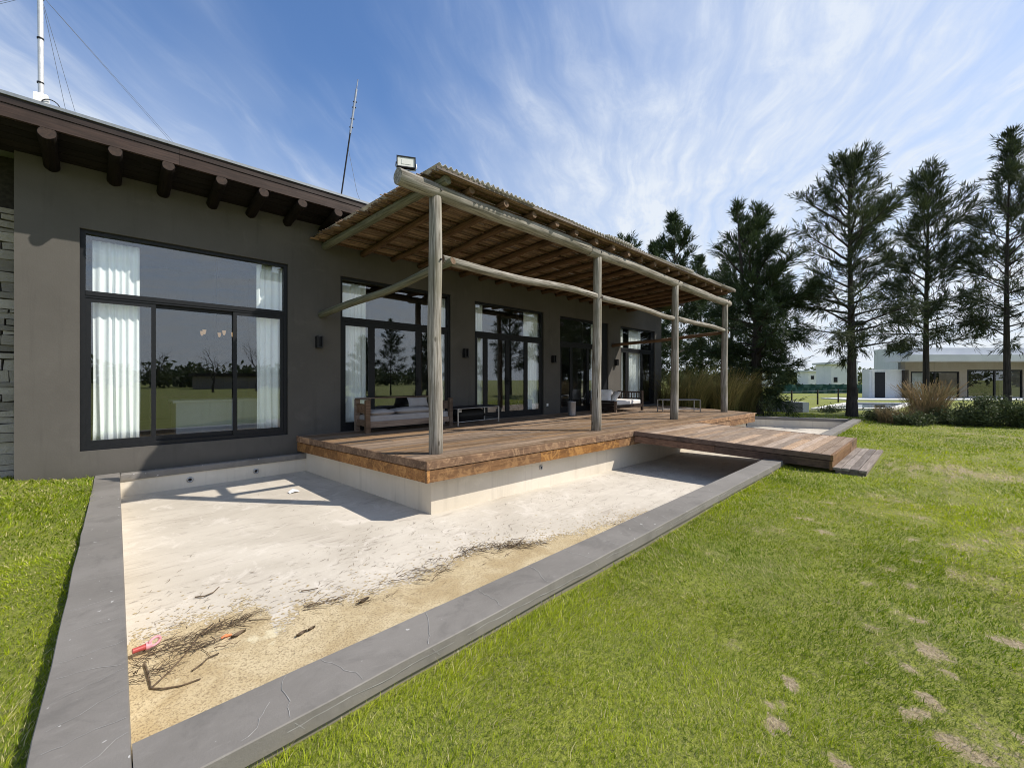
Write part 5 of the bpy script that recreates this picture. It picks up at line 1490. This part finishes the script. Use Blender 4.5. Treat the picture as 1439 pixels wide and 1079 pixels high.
mb = MB(); lbox(mb, 1272, 1277, NF-.3, NF-.01, -.1, zv(520, NF)); part(mb, 'brick_pier', M['bark'], nh)
for (a, b_, v) in WN:
    mb = MB()
    lbox(mb, a, a+2, NF+.05, NF+.15, 0, zv(v, NF)); lbox(mb, b_-2, b_, NF+.05, NF+.15, 0, zv(v, NF)); m_ = (a+b_)/2
    lbox(mb, m_-1, m_+1, NF+.05, NF+.15, 0, zv(v, NF)); lbox(mb, a+2, b_-2, NF+.06, NF+.14, zv(v+2, NF), zv(v, NF))
    wn = part(mb, 'window', M['frame'], nh)
    mb = MB(); lbox(mb, a+2, b_-2, NF+.10, NF+.106, 0, zv(v+2, NF)); part(mb, 'pane', M['glass'], wn)
mb = MB(); lbox(mb, 1200, 1560, NF-3.2, NF-.005, -.25, -.02); solo(mb, 'house_terrace', M['coping_white'], bgp(1340, NF-2, -.1), 'pale paved terrace along the front of the neighbouring house', 'terrace')
# neighbour's pool
npz = -.04
npool = empty('neighbour_pool', bgp(1215, 24, -.1), 'sunken neighbouring pool with white coping behind the nearest casuarina', 'swimming pool')
q = [bgp(1139, 20.2), bgp(1190, 25.5), bgp(1282, 25.0), bgp(1256, 20.0)]
ctr = sum(q, Vector())/4; inn = [p.lerp(ctr, .16) for p in q]
mb = MB()
for i in range(4):
    a, b_, c, d = q[i], q[(i+1)%4], inn[(i+1)%4], inn[i]
    mb.prism([(p.x, p.y) for p in (a, b_, c, d)], -.3, .02, .5)
part(mb, 'coping', M['coping_white'], npool)
mb = MB(); mb.add([(p.x, p.y, -.045) for p in inn][::-1], [(0,1,2,3)], .5); part(mb, 'water_surface', M['water'], npool)
# grey block with a white end
pb = empty('pump_box', bgp(1115, 19.2, -.1), 'low grey masonry box with a white sunlit end', 'masonry box')
mb = MB(); lbox(mb, 1098, 1128, 19.2, 20.4, -.2, zv(566, 19.2)); part(mb, 'box_body', M['grey_block'], pb)
mb = MB(); lbox(mb, 1128.2, 1137, 19.2, 20.4, -.2, zv(565.5, 19.2)); part(mb, 'white_end', M['white_wall'], pb)
# shade-net fence
sn = empty('shade_net_fence', bgp(1185, 46, -.1), 'dark green shade netting fence beyond the neighbouring pool', 'fence')
mb = MB(); a, b_ = bgp(1090, 46), bgp(1224, 46); n = 24; vs = []
for i in range(n+1):
    p = a.lerp(b_, i/n); o = .06*math.sin(i*1.9); vs += [(p.x+o, p.y+o, -.1), (p.x-o*.5, p.y-o, .55), (p.x, p.y, zv(540, 46)+.05*math.sin(i*2.3))]
mb.add(vs, [(i*3+k, (i+1)*3+k, (i+1)*3+k+1, i*3+k+1) for i in range(n) for k in (0, 1)], .5)
part(mb, 'netting', M['shade_net'], sn)
for i in range(8):
    p = a.lerp(b_, i/7)+Fv*.08; mb = MB(); mb.tube([(p.x, p.y, -.2), (p.x, p.y, zv(539, 46))], .04, 6); part(mb, 'fence_post', M['bark'], sn)
# wire fence
wf = empty('wire_fence', bgp(1150, 24, -.1), 'low wire fence on dark wooden posts across the grass', 'fence')
ps = [bgp(1040, 20.5), bgp(1078, 21.5), bgp(1112.5, 23), bgp(1149, 25), bgp(1178, 27.5), bgp(1205, 30)]
for p in ps:
    mb = MB(); z = gz(p.x, p.y); mb.tube([(p.x, p.y, z-.2), (p.x, p.y, z+.9)], .045, 7); part(mb, 'fence_post', M['bark'], wf)
for h in (.35, .6, .82):
    mb = MB(); mb.tube([(p.x, p.y, gz(p.x, p.y)+h) for p in ps], .006, 4, caps=False); part(mb, 'wire', M['wire'], wf)
# buildings beyond
def far_house(u0, u1, f, vt, label, m, wins=(), dep=8):
    h_ = empty('distant_house', bgp((u0+u1)/2, f, -.1), label, 'house', 'white houses on the skyline')
    mb = MB(); lbox(mb, u0, u1, f, f+dep, -.3, zv(vt, f)); part(mb, 'wall', m, h_)
    mb = MB(); lbox(mb, u0-.6, u1+.6, f-.4, f+dep+.3, zv(vt, f)+.002, zv(vt, f)+.3); part(mb, 'roof', M['roof_white'], h_)
    for (a, b_, v0, v1) in wins:
        mb = MB(); lbox(mb, a, b_, f-.06, f-.004, zv(v1, f), zv(v0, f)); part(mb, 'window', M['darkdoor'], h_)
far_house(1168, 1205, 60, 512, 'tall white distant house directly above the green netting', M['white_wall'], ((1192, 1199, 520, 527), (1172, 1177, 530, 537)), 3)
far_house(1136, 1166, 75, 522.5, 'low grey-white distant house left of the tall white one', M['white_wall'], ((1140, 1144, 528, 533), (1150, 1154, 528, 533), (1158, 1162, 528, 533)), 3)
far_house(1060, 1092, 90, 524, 'low distant house behind the dark twin-topped tree', M['white_wall'], ((1066, 1070, 528, 532), (1078, 1083, 528, 532)))
for i, (x, y, w_, h) in enumerate(((14, -66, 9, 2.0), (27, -70, 10, 2.4))):
    h_ = empty('distant_house', (x, y, -.1), 'low distant house across the lawn, mirrored in the big left window', 'house', 'houses mirrored in the glass')
    mb = MB(); mb.box(x-w_/2, x+w_/2, y-6, y, -.3, h, .5); part(mb, 'wall', M['beige_wall'], h_)
    mb = MB(); mb.prism([(x-w_/2-.5, y-6.5), (x+w_/2+.5, y-6.5), (x+w_/2+.5, y+.5), (x-w_/2-.5, y+.5)], h+.003, h+.5, .5); part(mb, 'roof', M['bark'], h_)
# far tree belt that reads as one mass
rg = np.random.default_rng(9); PP = []
for k in range(260):
    if k < 170: u = rg.uniform(640, 1439); f = rg.uniform(110, 170); p = bgp(u, f)
    else: p = Vector((rg.uniform(-60, 70), rg.uniform(-110, -80), 0))
    hh = rg.uniform(2.5, 5.5); n = 150
    q = rg.normal(size=(n, 3)); q /= np.linalg.norm(q, axis=1, keepdims=True); q *= (rg.random(n)**.4)[:, None]
    PP.append(np.column_stack([p.x+q[:, 0]*hh*.7, p.y+q[:, 1]*hh*.7, hh*.5+q[:, 2]*hh*.5]))
P = np.concatenate(PP); D = rg.normal(size=P.shape); D /= np.linalg.norm(D, axis=1, keepdims=True)
V_, F_ = blades(P, D, rg.uniform(.6, 1.3, len(P)), np.full(len(P), .3), rg)
tag(npmesh('tree_belt', V_, F_, M['shrub'], None, (0,0,0), {'tint': rg.random(len(F_))}), 'low green belt of trees far off along the horizon', 'trees', None, 'stuff')
